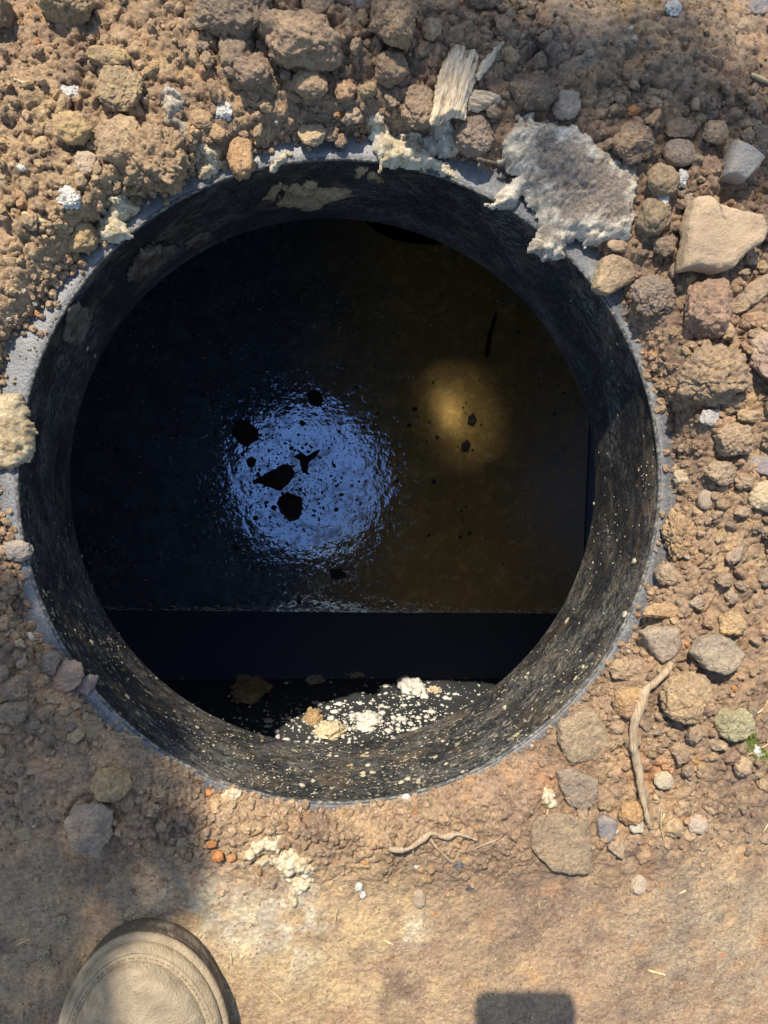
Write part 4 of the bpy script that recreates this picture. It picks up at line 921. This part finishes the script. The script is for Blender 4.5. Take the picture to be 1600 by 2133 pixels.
add_wood('wood_chip', [(968, 205), (985, 185), (1010, 190), (1040, 198), (1042, 208), (1020, 222), (995, 232), (975, 228)], .005, .026, 43, math.radians(80), label='short stubby wood chip under the right side of the pale wood chip', cat='wood chip')
add_wood('wood_sliver', [(918, 345), (930, 350), (945, 362), (952, 372), (940, 365), (925, 358)], .002, .006, 44, math.radians(-50), label='tiny wood sliver on the rim under the cream residue', cat='wood chip')
taken += [(950, 175, 75), (1015, 205, 35)]
def stick(name, pts, rad, label, cat, m=M_straw, lift=.002, n=26, parent=None, rough=.0004, follow=True, z=0, seed=1):
    q = []
    for k, (a, b_) in enumerate(pts):
        p = P(a, b_, .012); q.append((p.x, p.y, (max(hz(p.x, p.y), 0) + lift + z) if follow else z))
    path = smooth_path(q, n)
    u = np.linspace(0, 1, n); rr = rad * (1 - .55 * u**3) * (1 - .5 * (1 - u)**6) * (1 + .15 * np.sin(u * 19 + seed))
    V, F = tube(path, rr, 8, rough, seed); c = path[0]
    o = link(name, mesh_from(name, V - c, F), m, loc=c)
    if parent: o.parent = parent; o.matrix_parent_inverse = parent.matrix_world.inverted()
    else:
        o['label'] = label; o['category'] = cat
    return o
stick('root', [(1375, 1368), (1350, 1395), (1325, 1420), (1308, 1450), (1297, 1490), (1298, 1530), (1308, 1570), (1316, 1610), (1325, 1660), (1332, 1695)], .0042, 'thick curved root running down the lower right soil', 'root', M_root, .008, 60, rough=.0012)
rt = empty('root', P(850, 1740, .012), 'thin twisted root lying in the soil below the hole', 'root')
stick('stem', [(805, 1745), (840, 1748), (870, 1738), (892, 1722), (920, 1730), (950, 1724), (985, 1735)], .0026, '', '', M_root, .006, 40, rt, .0009)
stick('rootlet', [(892, 1735), (905, 1752), (920, 1768), (935, 1785)], .0012, '', '', M_root, .004, 16, rt)
stick('rootlet', [(858, 1742), (856, 1760), (862, 1775), (875, 1790)], .0007, '', '', M_root, .003, 16, rt)
stick('rootlet', [(790, 1712), (803, 1728), (815, 1745)], .0006, '', '', M_root, .003, 14, rt)
stick('rootlet', [(985, 1755), (1005, 1748), (1030, 1740), (1040, 1728)], .0007, '', '', M_root, .003, 16, rt)
for i, (pts, r_, lb) in enumerate([
        ([(1530, 184), (1560, 190), (1600, 200)], .0018, 'pale twig lying at the right edge of the upper calm soil'),
        ([(1365, 1672), (1362, 1700), (1368, 1725), (1376, 1750)], .0007, 'long dry straw below the orange clod by the root'),
        ([(1376, 1672), (1368, 1690), (1362, 1705)], .0006, 'short dry straw crossing the long one by the root'),
        ([(1146, 1672), (1140, 1690), (1136, 1705)], .0008, 'dry stalk hanging from the pale crumpled leaf'),
        ([(1600, 1530), (1570, 1545), (1530, 1560)], .0008, 'dry straw near the mossy clump at the right edge'),
        ([(1478, 1480), (1530, 1478), (1570, 1470), (1600, 1440)], .0007, 'thin root fibre right of the greenish clod'),
        ([(1585, 1730), (1600, 1700)], .0008, 'straw cut by the right edge of the photo'),
        ([(706, 1890), (700, 1910), (698, 1928)], .0006, 'upright straw standing in the soil below the residue chain'),
        ([(1350, 2022), (1385, 2030)], .0013, 'pale stubby stalk on the flat soil right of the phone shadow'),
        ([(1425, 1850), (1410, 1858)], .0008, 'short straw bit on the flat lower right soil'),
        ([(60, 455), (80, 470), (110, 478)], .0024, 'greyish twig in the left soil below the ragged white flake'),
        ([(42, 185), (62, 192), (72, 200)], .0012, 'curled dry leaf stalk in the upper left soil'),
        ([(1200, 1150), (1200, 1151)], .0001, ''),
        ([(480, 1985), (482, 2010)], .0005, 'thin straw right of the boot toe'),
        ([(30, 1975), (60, 1962)], .0008, 'straw in shade left of the boot'),
        ([(540, 2040), (580, 2075), (590, 2085)], .0004, 'fine fibre on the soil right of the boot'),
        ([(800, 1960), (820, 1970)], .0008, 'curled pale fibre on the bottom soil')]):
    if lb: stick('straw', pts, r_, lb, 'straw' if 'twig' not in lb else 'twig', M_straw, .0015, 12, seed=i)
parts = []                                            # tiny plant fibres in the soil
for k in range(110):
    px, py = random.uniform(-10, 1610), random.uniform(0, 2140)
    if math.hypot(px - 715, py - 1000) < 715: continue
    p = P(px, py, .012); a = random.uniform(0, 6.28); L_ = random.uniform(.003, .010); dx, dy = math.cos(a) * L_, math.sin(a) * L_; bx = random.uniform(-.25, .25) * L_
    q = [(p.x + dx * t + bx * math.sin(t * 3.1) * math.sin(a), p.y + dy * t - bx * math.sin(t * 3.1) * math.cos(a)) for t in (0, .33, .66, 1)]
    v, f = tube([(u, w, hz(u, w) + .0011) for u, w in q], [.00022, .0003, .0003, .00015], 5); parts.append((v, f, (0, 0, 0)))
V, F, C = merge(parts); link('plant_fibres', mesh_from('plant_fibres', V, F), M_straw, kind='stuff', label='tiny dry plant fibres scattered in the soil', cat='plant fibres')
# moss tufts
def moss(px, py, r, label, seed):
    parts = []; p = P(px, py, .015); rnd = random.Random(seed)
    for k in range(160):
        a = rnd.uniform(0, 6.28); q = r * math.sqrt(rnd.random()); h = rnd.uniform(.002, .005)
        x0, y0 = q * math.cos(a), q * math.sin(a); w = .0005; dx, dy = rnd.uniform(-1, 1) * .0025, rnd.uniform(-1, 1) * .0025
        v = np.array([(x0 - w, y0, 0), (x0 + w, y0, 0), (x0 + dx, y0 + dy, h), (x0, y0 + w, 0)]); parts.append((v, np.array([(0, 1, 2), (1, 3, 2), (3, 0, 2)]), (0, 0, 0)))
    V, F, C = merge(parts); link('moss_tuft', mesh_from('moss_tuft', V, F, False), M_moss, loc=(p.x, p.y, hz(p.x, p.y) + .001), label=label, cat='moss')
moss(1537, 1533, .008, 'bright green moss tuft below the greenish clod', 1)
moss(1566, 1563, .006, 'small green moss tuft at the right, lower of two', 2)
moss(1576, 600, .004, 'tiny green moss tuft near the right edge by the slate', 3)
slab('pale_fluff', [(1538, 1545), (1552, 1538), (1570, 1550), (1568, 1562), (1550, 1565)], 'pale fluffy scrap between the two moss tufts', 'fluff', 51, M_flake, .006, .002, rough=.8)

# ------------------------------------------------------------ the many other clods
protos = []
for k in range(16):
    fc = (3, 7, 10, 5)[k % 4]
    v, f = lump(3, .0065, .0065 * (.7, .85, 1)[k % 3], .0065 * (.6, .75, .85)[(k // 2) % 3], 500 + k, power=(.92, 1, .85)[k % 3], amp=.26, facets=fc, crumb=.13)
    me = mesh_from('soil_clod', v, f); me.materials.append(M_clod); protos.append(me)
def ok(px, py, r, loose=.8):
    for a, b_, q in taken:
        if (px - a)**2 + (py - b_)**2 < ((r + q) * loose)**2: return False
    return True
PALET = [(.29, .205, .135), (.33, .235, .15), (.36, .26, .17), (.25, .185, .13), (.38, .265, .15), (.31, .235, .17), (.42, .30, .17), (.35, .22, .13)]
rim_c = (715, 1000)
LAND = [(1455, 512, 'large flat tan stone'), (1290, 570, 'angular rim stone'), (1497, 374, 'grey pyramid stone'), (1378, 350, 'smooth rounded dark stone'), (1290, 330, 'bulky clod by the residue'), (1092, 222, 'dark moist clod'),
        (981, 286, 'big brown rounded stone'), (865, 242, 'upright brown clod'), (625, 127, 'largest rugged clod'), (806, 98, 'tall blocky clod'), (650, 276, 'light tan flange pebble'), (502, 332, 'orange brown rim clod'), (261, 316, 'smooth tan clod'),
        (335, 350, 'large crumbly clod'), (162, 487, 'round golden clod'), (158, 212, 'round white flake'), (471, 245, 'fluffy white flake'), (159, 432, 'ragged white flake'), (488, 60, 'wide rounded clod'), (950, 175, 'pale wood chip'),
        (1432, 662, 'tall reddish brown clod'), (1440, 790, 'broad crumbly mass'), (1560, 760, 'pinkish boulder'), (1570, 970, 'flat grey slate piece'), (1426, 994, 'cream flange pebble'), (1560, 1032, 'yellowish domed stone'), (1420, 1115, 'knobbly orange clod'),
        (1375, 1272, 'flat orange tan clod'), (1365, 1332, 'wedge shaped stone'), (1458, 1346, 'broad rough stone'), (1392, 1432, 'large clod with pale edge'), (1212, 1540, 'square tan slab'), (1198, 1640, 'rough brown slab'), (1302, 1682, 'orange clod by the root foot'),
        (1257, 1717, 'dark grey shard'), (1443, 1708, 'pale pinkish pebble'), (1500, 1487, 'greenish mossy clod'), (1160, 1745, 'wide flat crust'), (1537, 1533, 'bright moss tuft'), (195, 1710, 'half buried dull stone'), (237, 1626, 'golden clod at the shadow edge'),
        (140, 1412, 'smooth brown stone in shade'), (30, 1150, 'grey stone at the left edge'), (25, 900, 'yellowish left edge residue'), (455, 1777, 'orange brick crumbs'), (590, 1780, 'cream residue chain'), (880, 1735, 'thin twisted root'), (150, 40, 'clod with the long shadow'), (238, 150, 'overhanging yellowish clod'), (1588, 680, 'blue grey slate pieces'), (1210, 410, 'big white residue')]
used_labels = set()
def clod_label(px, py, d, q, where):
    size = 'tiny' if d < 22 else 'small' if d < 32 else 'medium' if d < 42 else 'big'
    tone = 'orange brown' if q[0] / q[2] > 2.55 else 'pale tan' if q[0] > .41 else 'tan' if q[0] > .35 else 'brown' if q[0] > .28 else 'dark brown'
    near = sorted(LAND, key=lambda l: (l[0] - px)**2 + (l[1] - py)**2)
    for l in near[:5]:
        dx, dy = px - l[0], py - l[1]; dist = math.hypot(dx, dy)
        v = 'above' if dy < 0 else 'below'; h = 'left' if dx < 0 else 'right'
        side = v if abs(dx) < .4 * abs(dy) else (h + ' of') if abs(dy) < .4 * abs(dx) else v + ' and ' + h + ' of'
        far = 'just ' if dist < 75 else 'close ' if dist < 150 else 'far '
        t = f"{size} {tone} clod {far}{side} the {l[2]}"
        if t not in used_labels: used_labels.add(t); return t
    return None
def scatter(n, x0, x1, y0, y1, lo, hi, label, group, out=700, pal=PALET, loose=.8, sink=.5):
    c = 0; tries = 0
    while c < n and tries < n * 60:
        tries += 1; px, py = random.uniform(x0, x1), random.uniform(y0, y1); r = lo + (hi - lo) * random.random()**1.8
        d = math.hypot((px - rim_c[0]), (py - rim_c[1]) * .988)
        if d < out + r * .6 or not ok(px, py, r / 2, loose): continue
        p = P(px, py, .012); s = r * PX / 2
        me = random.choice(protos); o = bpy.data.objects.new('soil_clod', me); scene.collection.objects.link(o)
        g = hz(p.x, p.y); o.location = (p.x, p.y, g + s * .75 * (1 - sink)); o.rotation_euler = (random.uniform(-.5, .5), random.uniform(-.5, .5), random.uniform(0, 6.28)); S_ = s / .0065; o.scale = (S_, S_ * random.uniform(.75, 1.1), S_ * random.uniform(.8, 1.1))
        q = random.choice(pal); w = random.uniform(.95, 1.22); o.color = (q[0] * w, q[1] * w, q[2] * w, 1)
        o['label'] = clod_label(px, py, r, (q[0] * w, q[1] * w, q[2] * w), label) or label; o['category'] = 'soil clod'; o['group'] = group; taken.append((px, py, r / 2)); c += 1
scatter(80, 1310, 1640, 250, 1260, 22, 58, 'loose brown clod in the rubble at the right of the hole', 'loose clods right of the hole', 720)
scatter(58, 430, 1130, -20, 300, 20, 52, 'loose brown clod in the rubble above the hole', 'loose clods above the hole', 705)
scatter(34, -20, 430, 120, 600, 16, 40, 'loose tan clod in the sunlit soil at upper left', 'loose clods upper left of the hole', 735, [(.40, .285, .165), (.36, .255, .15), (.44, .31, .17)])
scatter(62, 1130, 1620, 1250, 1780, 20, 50, 'flattish brown clod bedded in the lower right soil', 'bedded clods lower right of the hole', 715, sink=.8)
scatter(26, -20, 200, 1000, 1560, 18, 46, 'dull clod in the shaded soil left of the hole', 'shaded clods left of the hole', 705)
scatter(26, 200, 1130, 1660, 1830, 14, 26, 'small tan clod in the crumbly soil just below the hole', 'small clods below the hole', 690, [(.42, .29, .16), (.36, .25, .15), (.44, .27, .13)], sink=.6)

# crumbs of soil: beyond counting
va = [ico(1)[0] * (1 + .5 * (np.random.default_rng(i).random((42, 1)) - .5)) for i in range(8)]; fa = ico(1)[1]
v0 = np.array([(1, 0, 0), (0, 1, 0), (-1, 0, 0), (0, -1, 0), (0, 0, 1), (0, 0, -1)], float); f0 = np.array([(0, 1, 4), (1, 2, 4), (2, 3, 4), (3, 0, 4), (1, 0, 5), (2, 1, 5), (3, 2, 5), (0, 3, 5)])
N = 34000
th = rng.uniform(0, 2 * math.pi, N); rr = np.sqrt(rng.uniform(.25**2, .66**2, N)); ri = r_in(th)
edge = rng.random(N) < .17; rr = np.where(edge, ri + np.abs(rng.normal(0, .008, N)) - .003, rr)
fl = rng.random(N) < .02; rr = np.where(fl, RIM + .002 + rng.random(N) * np.maximum(ri - RIM, .002), rr)
x = rr * np.cos(th); y = rr * np.sin(th)
keep = (rr > ri) | ((edge | fl) & (rr > RIM + .002)); keep &= (np.abs(x - .02) < .42) & (np.abs(y) < .55)
big, mid, sm, base = zone(x, y); keep &= rng.random(N) < np.clip(.42 + .9 * mid + .35 * sm, 0, 1) * .8 + .2 * edge
x, y, edge, fl, rr, ri = x[keep], y[keep], edge[keep], fl[keep], rr[keep], ri[keep]; n = len(x); g = np.maximum(height(x, y), 0)
_, mid, sm, _ = zone(x, y)
size = (.0006 + .0036 * rng.random(n)**3.2 * (0.3 + .9 * np.clip(mid, 0, 1))); size = np.where(fl, size * 1.1, size)
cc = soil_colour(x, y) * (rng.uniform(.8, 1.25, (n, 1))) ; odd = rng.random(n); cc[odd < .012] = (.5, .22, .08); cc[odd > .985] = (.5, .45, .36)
def rots(n):
    q = rng.normal(size=(n, 4)); q /= np.linalg.norm(q, axis=1)[:, None]; w, a, b, c = q.T
    return np.stack([1 - 2 * (b * b + c * c), 2 * (a * b - c * w), 2 * (a * c + b * w), 2 * (a * b + c * w), 1 - 2 * (a * a + c * c), 2 * (b * c - a * w), 2 * (a * c - b * w), 2 * (b * c + a * w), 1 - 2 * (a * a + b * b)], 1).reshape(-1, 3, 3)
VV = []; FF = []; CC = []; off = 0
for kind in (0, 1):
    sel = np.nonzero((size > .0013) if kind == 0 else (size <= .0013))[0]
    for b_ in range(8):
        s = sel[b_::8]
        if not len(s): continue
        base_v, base_f = (va[b_], fa) if kind == 0 else (v0 * (1 + .3 * rng.random((6, 1))), f0)
        R = rots(len(s)); sc_ = size[s][:, None] * rng.uniform(.7, 1.15, (len(s), 3))
        q = np.einsum('nij,nkj->nki', R, base_v[None] * sc_[:, None, :]); q += np.stack([x[s], y[s], g[s] + size[s] * .25], 1)[:, None, :]
        k = base_v.shape[0]; VV.append(q.reshape(-1, 3)); FF.append((base_f[None] + (np.arange(len(s)) * k)[:, None, None] + off).reshape(-1, 3)); CC.append(np.repeat(cc[s], k, 0)); off += k * len(s)
link('soil_crumbs', mesh_from('soil_crumbs', np.concatenate(VV), np.concatenate(FF), False, np.concatenate(CC)), M_soil, kind='stuff', label='crumbs of dry soil strewn around the opening', cat='soil crumbs')

# ------------------------------------------------------------ boot
def boot():
    def leather(name, col, rough=.75):
        m, nt, b = mat(name, rough, .3); c = coords(nt); n = noise(nt, c, 22, 6, .6, .4); n2 = noise(nt, c, 700, 3, .6); n3 = noise(nt, c, 90, 5, .7)
        k = mix(nt, 1.0, ramp(nt, n, [(.3, tuple(v * .62 for v in col)), (.5, col), (.7, tuple(min(1, v * 1.18) for v in col))]), ramp(nt, n3, [(.3, (.8, .78, .76)), (.6, (1.05, 1.05, 1.05))]), 'MULTIPLY')
        nt.links.new(k, b.inputs['Base Color']); k = mix(nt, ramp(nt, noise(nt, c, 60, 6, .75, 1.0), [(.5, (0, 0, 0)), (.7, (.6,) * 3)]), k, (.42, .33, .22)); nt.links.new(k, b.inputs['Base Color']); bump(nt, b, math_(nt, 'ADD', math_(nt, 'MULTIPLY', n2, .5), math_(nt, 'ADD', n3, n)), .0022); return m
    Mu = leather('dusty_tan_leather', (.29, .225, .145)); Mr = leather('worn_rand', (.31, .235, .145)); Ms = leather('rubber_sole', (.10, .075, .05), .85); Mseam = leather('seam_thread', (.20, .15, .09)); Ml = leather('lace', (.22, .15, .08))
    root = empty('boot', P(290, 1925, 0.0), 'dusty tan leather work boot at the bottom left with only its toe in view', 'boot')
    ang = math.radians(4)
    g = hz(P(300, 2100).x, P(300, 2100).y) + .001
    L = .300
    def halfw(s):      # s 0 toe .. 1 heel, (left, right)
        if s < .3: return .061 * math.sqrt(max(0, 1 - (1 - s / .3)**2))
        if s > .9: return .041 * math.sqrt(max(0, 1 - ((s - .9) / .1)**2))
        return float(np.interp(s, [.3, .45, .6, .75, .9], [.061, .056, .048, .043, .041]))
    def skew(s): return .010 * math.sin(min(s / .35, 1) * math.pi * .5)
    def section(s, z, sc, n=2): return None
    def loop(off, z, m=96):        # closed outline of the foot at inset `off`
        pts = []
        for i in range(m):
            t = 2 * math.pi * i / m; s = .5 - .5 * math.cos(t); s = s if s > .5 else s * (s / .5)**.35; side = 1 if t < math.pi else -1
            # finer at the ends
            w = max(halfw(s), 0); x = side * w; y = -s * L
            pts.append((x, y))
        P_ = np.array(pts); 
        # round the ends by smoothing
        for _ in range(2): P_ = (np.roll(P_, 1, 0) + 2 * P_ + np.roll(P_, -1, 0)) / 4
        c = np.array((0, -L * .45)); tan = np.roll(P_, -1, 0) - np.roll(P_, 1, 0); nrm = np.stack([tan[:, 1], -tan[:, 0]], 1); nrm /= np.linalg.norm(nrm, axis=1)[:, None] + 1e-9
        sgn = np.sign(((P_ - c) * nrm).sum(1).mean()); Q = P_ - nrm * sgn * off
        return np.stack([Q[:, 0] + .004 * np.cos(Q[:, 1] / L * 5), Q[:, 1], np.full(m, z) if np.isscalar(z) else z], 1)
    def loft(name, rings, mt, cap=(True, True)):
        m = len(rings[0]); V = np.concatenate(rings); F = []
        for i in range(len(rings) - 1):
            for k in range(m): F.append((i * m + k, i * m + (k + 1) % m, (i + 1) * m + (k + 1) % m, (i + 1) * m + k))
        me = bpy.data.meshes.new(name); Fl = [tuple(f) for f in F]
        if cap[0]: Fl.append(tuple(range(m))[::-1])
        if cap[1]: Fl.append(tuple(range((len(rings) - 1) * m, len(rings) * m)))
        me.from_pydata([tuple(v) for v in V], [], Fl); me.polygons.foreach_set('use_smooth', [True] * len(Fl))
        bm = bmesh.new(); bm.from_mesh(me); bmesh.ops.recalc_face_normals(bm, faces=bm.faces); bm.to_mesh(me); bm.free()
        o = link(name, me, mt, root); return o
    sole = loft('sole', [loop(.003, 0), loop(.0, .003), loop(-.0005, .010), loop(.0005, .013), loop(-.0008, .016), loop(.001, .021), loop(.004, .0225)], Ms)
    loft('welt', [loop(.0002, .0215), loop(-.0018, .0225), loop(-.002, .0255), loop(0, .0275), loop(.004, .0275)], Mr)
    loft('rand', [loop(.0025, .0272), loop(.0016, .029), loop(.0028, .032), loop(.0050, .0355), loop(.0085, .0375), loop(.0105, .0378), loop(.0118, .0365)], Mr)
    for k, of in enumerate((.0058, .0104)):
        lp = loop(of, .0360 if k == 0 else .0379); V, F = tube(np.concatenate([lp, lp[:2]]), np.full(len(lp) + 2, .0003), 6); link('seam', mesh_from('seam', V, F), Mseam, root)
    parts = []
    lp = loop(.0081, .0372); L2 = np.concatenate([lp, lp[:1]]); seg = np.linalg.norm(np.diff(L2, axis=0), axis=1); cs = np.concatenate([[0], np.cumsum(seg)])
    for t_ in np.arange(0, cs[-1], .0042):
        p0 = np.array([np.interp(t_, cs, L2[:, k]) for k in range(3)]); p1 = np.array([np.interp(t_ + .0026, cs, L2[:, k]) for k in range(3)])
        v_, f_ = tube(np.array([p0, (p0 + p1) / 2 + (0, 0, .0003), p1]), [.0003, .0005, .0003], 6); parts.append((v_, f_, (0, 0, 0)))
    V, F, C = merge(parts); o = link('stitching', mesh_from('stitching', V, F), Mseam, root); o['kind'] = 'stuff'
    # vamp: dome over the toe, rising to the instep, then the shaft
    rings = []; m = 96
    for j in range(26):
        u = j / 25; off = .0105 + u * .05
        lp = loop(min(off, .0105 + .046 * u), 0)
        lo = loop(.0105, 0); cen = np.stack([np.zeros(m), lo[:, 1]], 1)
        q = lo.copy(); q[:, 0] = lo[:, 0] * math.cos(u * math.pi / 2)
        inst = sstep(.25, .62, -lo[:, 1] / L)                # instep rise
        crest = .016 * np.sqrt(np.clip(-lo[:, 1] / .035, 0, 1)) + .045 * inst
        # pull the toe end backward as it rises
        k = math.sin(u * math.pi / 2)
        q[:, 2] = .0368 + crest * k + .0006 * np.sin(q[:, 0] * 160 + q[:, 1] * 90)
        rings.append(q)
    loft('vamp', rings, Mu, (False, False))
    # shaft
    rings = []
    for j in range(16):
        u = j / 15; z = .045 + .15 * u; a = np.linspace(0, 2 * math.pi, 48, endpoint=False)
        rings.append(np.stack([(.038 + .008 * u) * np.cos(a), -L * .74 + (.062 - .010 * u) * np.sin(a) - .004 * u, np.full(48, z) + .003 * np.sin(a * 2)], 1))
    loft('shaft', rings, Mu, (False, False)); 
    c = rings[-1]; V, F = tube(np.concatenate([c, c[:2]]), np.full(50, .004), 8); link('padded_collar', mesh_from('padded_collar', V, F), Mr, root)
    for k in range(5):
        yy = -.125 - .018 * k; zz = .070 + .011 * k
        V, F = tube(smooth_path([(-.030, yy, zz - .012), (-.012, yy - .004, zz + .012), (.012, yy + .004, zz + .013), (.030, yy, zz - .012)], 16), np.full(16, .0022), 8)
        link('lace', mesh_from('lace', V, F), Ml, root)
    root.location = P(266, 1952, g + .025); root.location.z = g; root.rotation_euler = (0, 0, math.radians(6))
    root.scale = (1.01, 1.04, 1.0)
    return root
boot()

# ------------------------------------------------------------ the phone that takes the photo, held just above the lens
def phone():
    m, nt, b = mat('phone_back', .3, .5); b.inputs['Base Color'].default_value = (.05, .05, .055, 1)
    mg, nt, b = mat('phone_glass', .05, .6); b.inputs['Base Color'].default_value = (.01, .01, .012, 1)
    q = CQ; c = CAM + q @ Vector((.020, -.058, .0085))
    root = empty('smartphone', c, 'black smartphone held flat over the opening taking the picture', 'phone')
    root.rotation_mode = 'QUATERNION'; root.rotation_quaternion = q
    def slab_(name, w, h, t0, t1, r, mt, cx=0, cy=0):
        bm = bmesh.new(); pts = []
        for sx, sy, a0 in ((1, 1, 0), (-1, 1, 90), (-1, -1, 180), (1, -1, 270)):
            for k in range(7):
                a = math.radians(a0 + 15 * k); pts.append((cx + sx * (w / 2 - r) + r * math.cos(a), cy + sy * (h / 2 - r) + r * math.sin(a)))
        lo = [bm.verts.new((x, y, t0)) for x, y in pts]; hi = [bm.verts.new((x, y, t1)) for x, y in pts]; n = len(pts)
        bm.faces.new(lo[::-1]); bm.faces.new(hi)
        for i in range(n): bm.faces.new((lo[i], lo[(i + 1) % n], hi[(i + 1) % n], hi[i]))
        me = bpy.data.meshes.new(name); bm.to_mesh(me); bm.free(); return link(name, me, mt, root)
    slab_('case', .082, .156, -.004, .0035, .011, m); slab_('screen', .071, .147, .0036, .0041, .009, mg)
    slab_('side_button', .0015, .012, -.001, .001, .0006, m, cx=.0388, cy=.03)
phone()

# ------------------------------------------------------------ the tree whose boughs shade the top right and the lower left of the dig
def tree():
    ml, nt, b = mat('leaf', .55, .3); oi = noise(nt, coords(nt), 3, 3); nt.links.new(ramp(nt, oi, [(.35, (.035, .075, .018)), (.65, (.07, .12, .03))]), b.inputs['Base Color'])
    mb = wood_mat('tree_bark', (.16, .12, .09), (.06, .045, .035))
    base = Vector((-3.3, 4.6, 0))
    root = empty('leafy_tree', base, 'broad leafy tree standing outside the picture beyond the upper left', 'tree')
    def lk(nm, V, F, m, smooth=True): return link(nm, mesh_from(nm, np.array(V) - np.array(base), F, smooth), m, root)
    V, F = tube(smooth_path([base + Vector(q) for q in ((0, 0, -.2), (.05, -.05, 1.2), (.15, -.15, 2.6), (.2, -.1, 4.2), (.15, -.2, 5.6), (.2, -.2, 7))], 30), np.interp(np.linspace(0, 1, 30), [0, .05, .6, 1], [.26, .2, .13, .03]), 14, .02, 3); lk('trunk', V, F, mb)
    k = 1 / SUN.z
    def above(px, py, h): g = P(px, py, 0); return g + SUN * (h * k)
    a1 = above(40, 1850, 1.9); b1 = above(1100, 60, 4.4); b2 = above(1520, 520, 4.2)
    for pts, r in (([base + Vector((.1, -.1, 1.9)), (base + a1) / 2 + Vector((0, .1, .5)), a1 + Vector((-.1, .2, .05)), a1 + Vector((0, -.1, 0))], .05),
                   ([base + Vector((.2, -.1, 3.4)), (base + b1) / 2 + Vector((0, 0, 2.2)), b1 + Vector((-.1, .1, .2)), b1 + Vector((.3, -.1, 0)), b2], .07),
                   ([base + Vector((.2, -.1, 4.2)), base + Vector((-1.2, .4, 5.2)), base + Vector((-2.0, .6, 5.6))], .07),
                   ([base + Vector((.2, -.1, 4.8)), base + Vector((.6, 1.2, 5.6)), base + Vector((.8, 1.8, 6.2))], .06)):
        V, F = tube(smooth_path(pts, 24), np.linspace(r, .008, 24), 8, .004, 5); lk('limb', V, F, mb)
    rnd = np.random.default_rng(11); parts = []
    def leaf(c, s):
        u = rnd.normal(size=3); u /= np.linalg.norm(u); w = np.cross(u, rnd.normal(size=3)); w /= np.linalg.norm(w); n_ = np.cross(u, w)
        c = np.array(c); v = np.array([c - u * s, c + w * s * .45 + n_ * s * .12, c + u * s, c - w * s * .45 + n_ * s * .12]); parts.append((v, np.array([(0, 1, 2), (0, 2, 3)]), (0, 0, 0)))
    def on(px, py, h, s): leaf(above(px, py, h), s)
    for _ in range(2200):                         # low bough: dense
        while True:
            px, py = rnd.uniform(-900, 470), rnd.uniform(1180, 2500)
            edge = 430 + 25 * math.sin(py / 90) if py > 1560 else 430 - (1560 - py) * 1.05
            if px < edge - 15 and not (px > 330 and py > 1900): break
        on(px, py, 1.9 + rnd.uniform(-.12, .12), rnd.uniform(.016, .028))
    for _ in range(230):                         # high bough: thin, soft shade
        while True:
            px, py = rnd.uniform(420, 2200), rnd.uniform(-900, 900)
            if py < 215 or (px > 960 and py < 215 + (px - 960) * 1.15): break
        on(px, py, 4.3 + rnd.uniform(-.4, .5), rnd.uniform(.03, .05))
    for cx, cy, cz, R_, n in ((-2.0, .6, 5.6, 1.1, 900), (.8, 1.8, 6.2, 1.2, 900), (.2, -.2, 7, 1.0, 800), (-.8, 1, 4.6, 1.0, 600)):
        for _ in range(n):
            q = rnd.normal(size=3); q = q / np.linalg.norm(q) * rnd.random()**.4 * R_ + np.array(base) + (cx, cy, cz)
            g = Vector(q) - SUN * (q[2] / SUN.z)
            if abs(g.x) < .5 and -.6 < g.y < 1.3: continue
            leaf(q, rnd.uniform(.04, .07))
    V, F, C = merge(parts); o = lk('crown', V, F, ml, False)
    return root
tree()
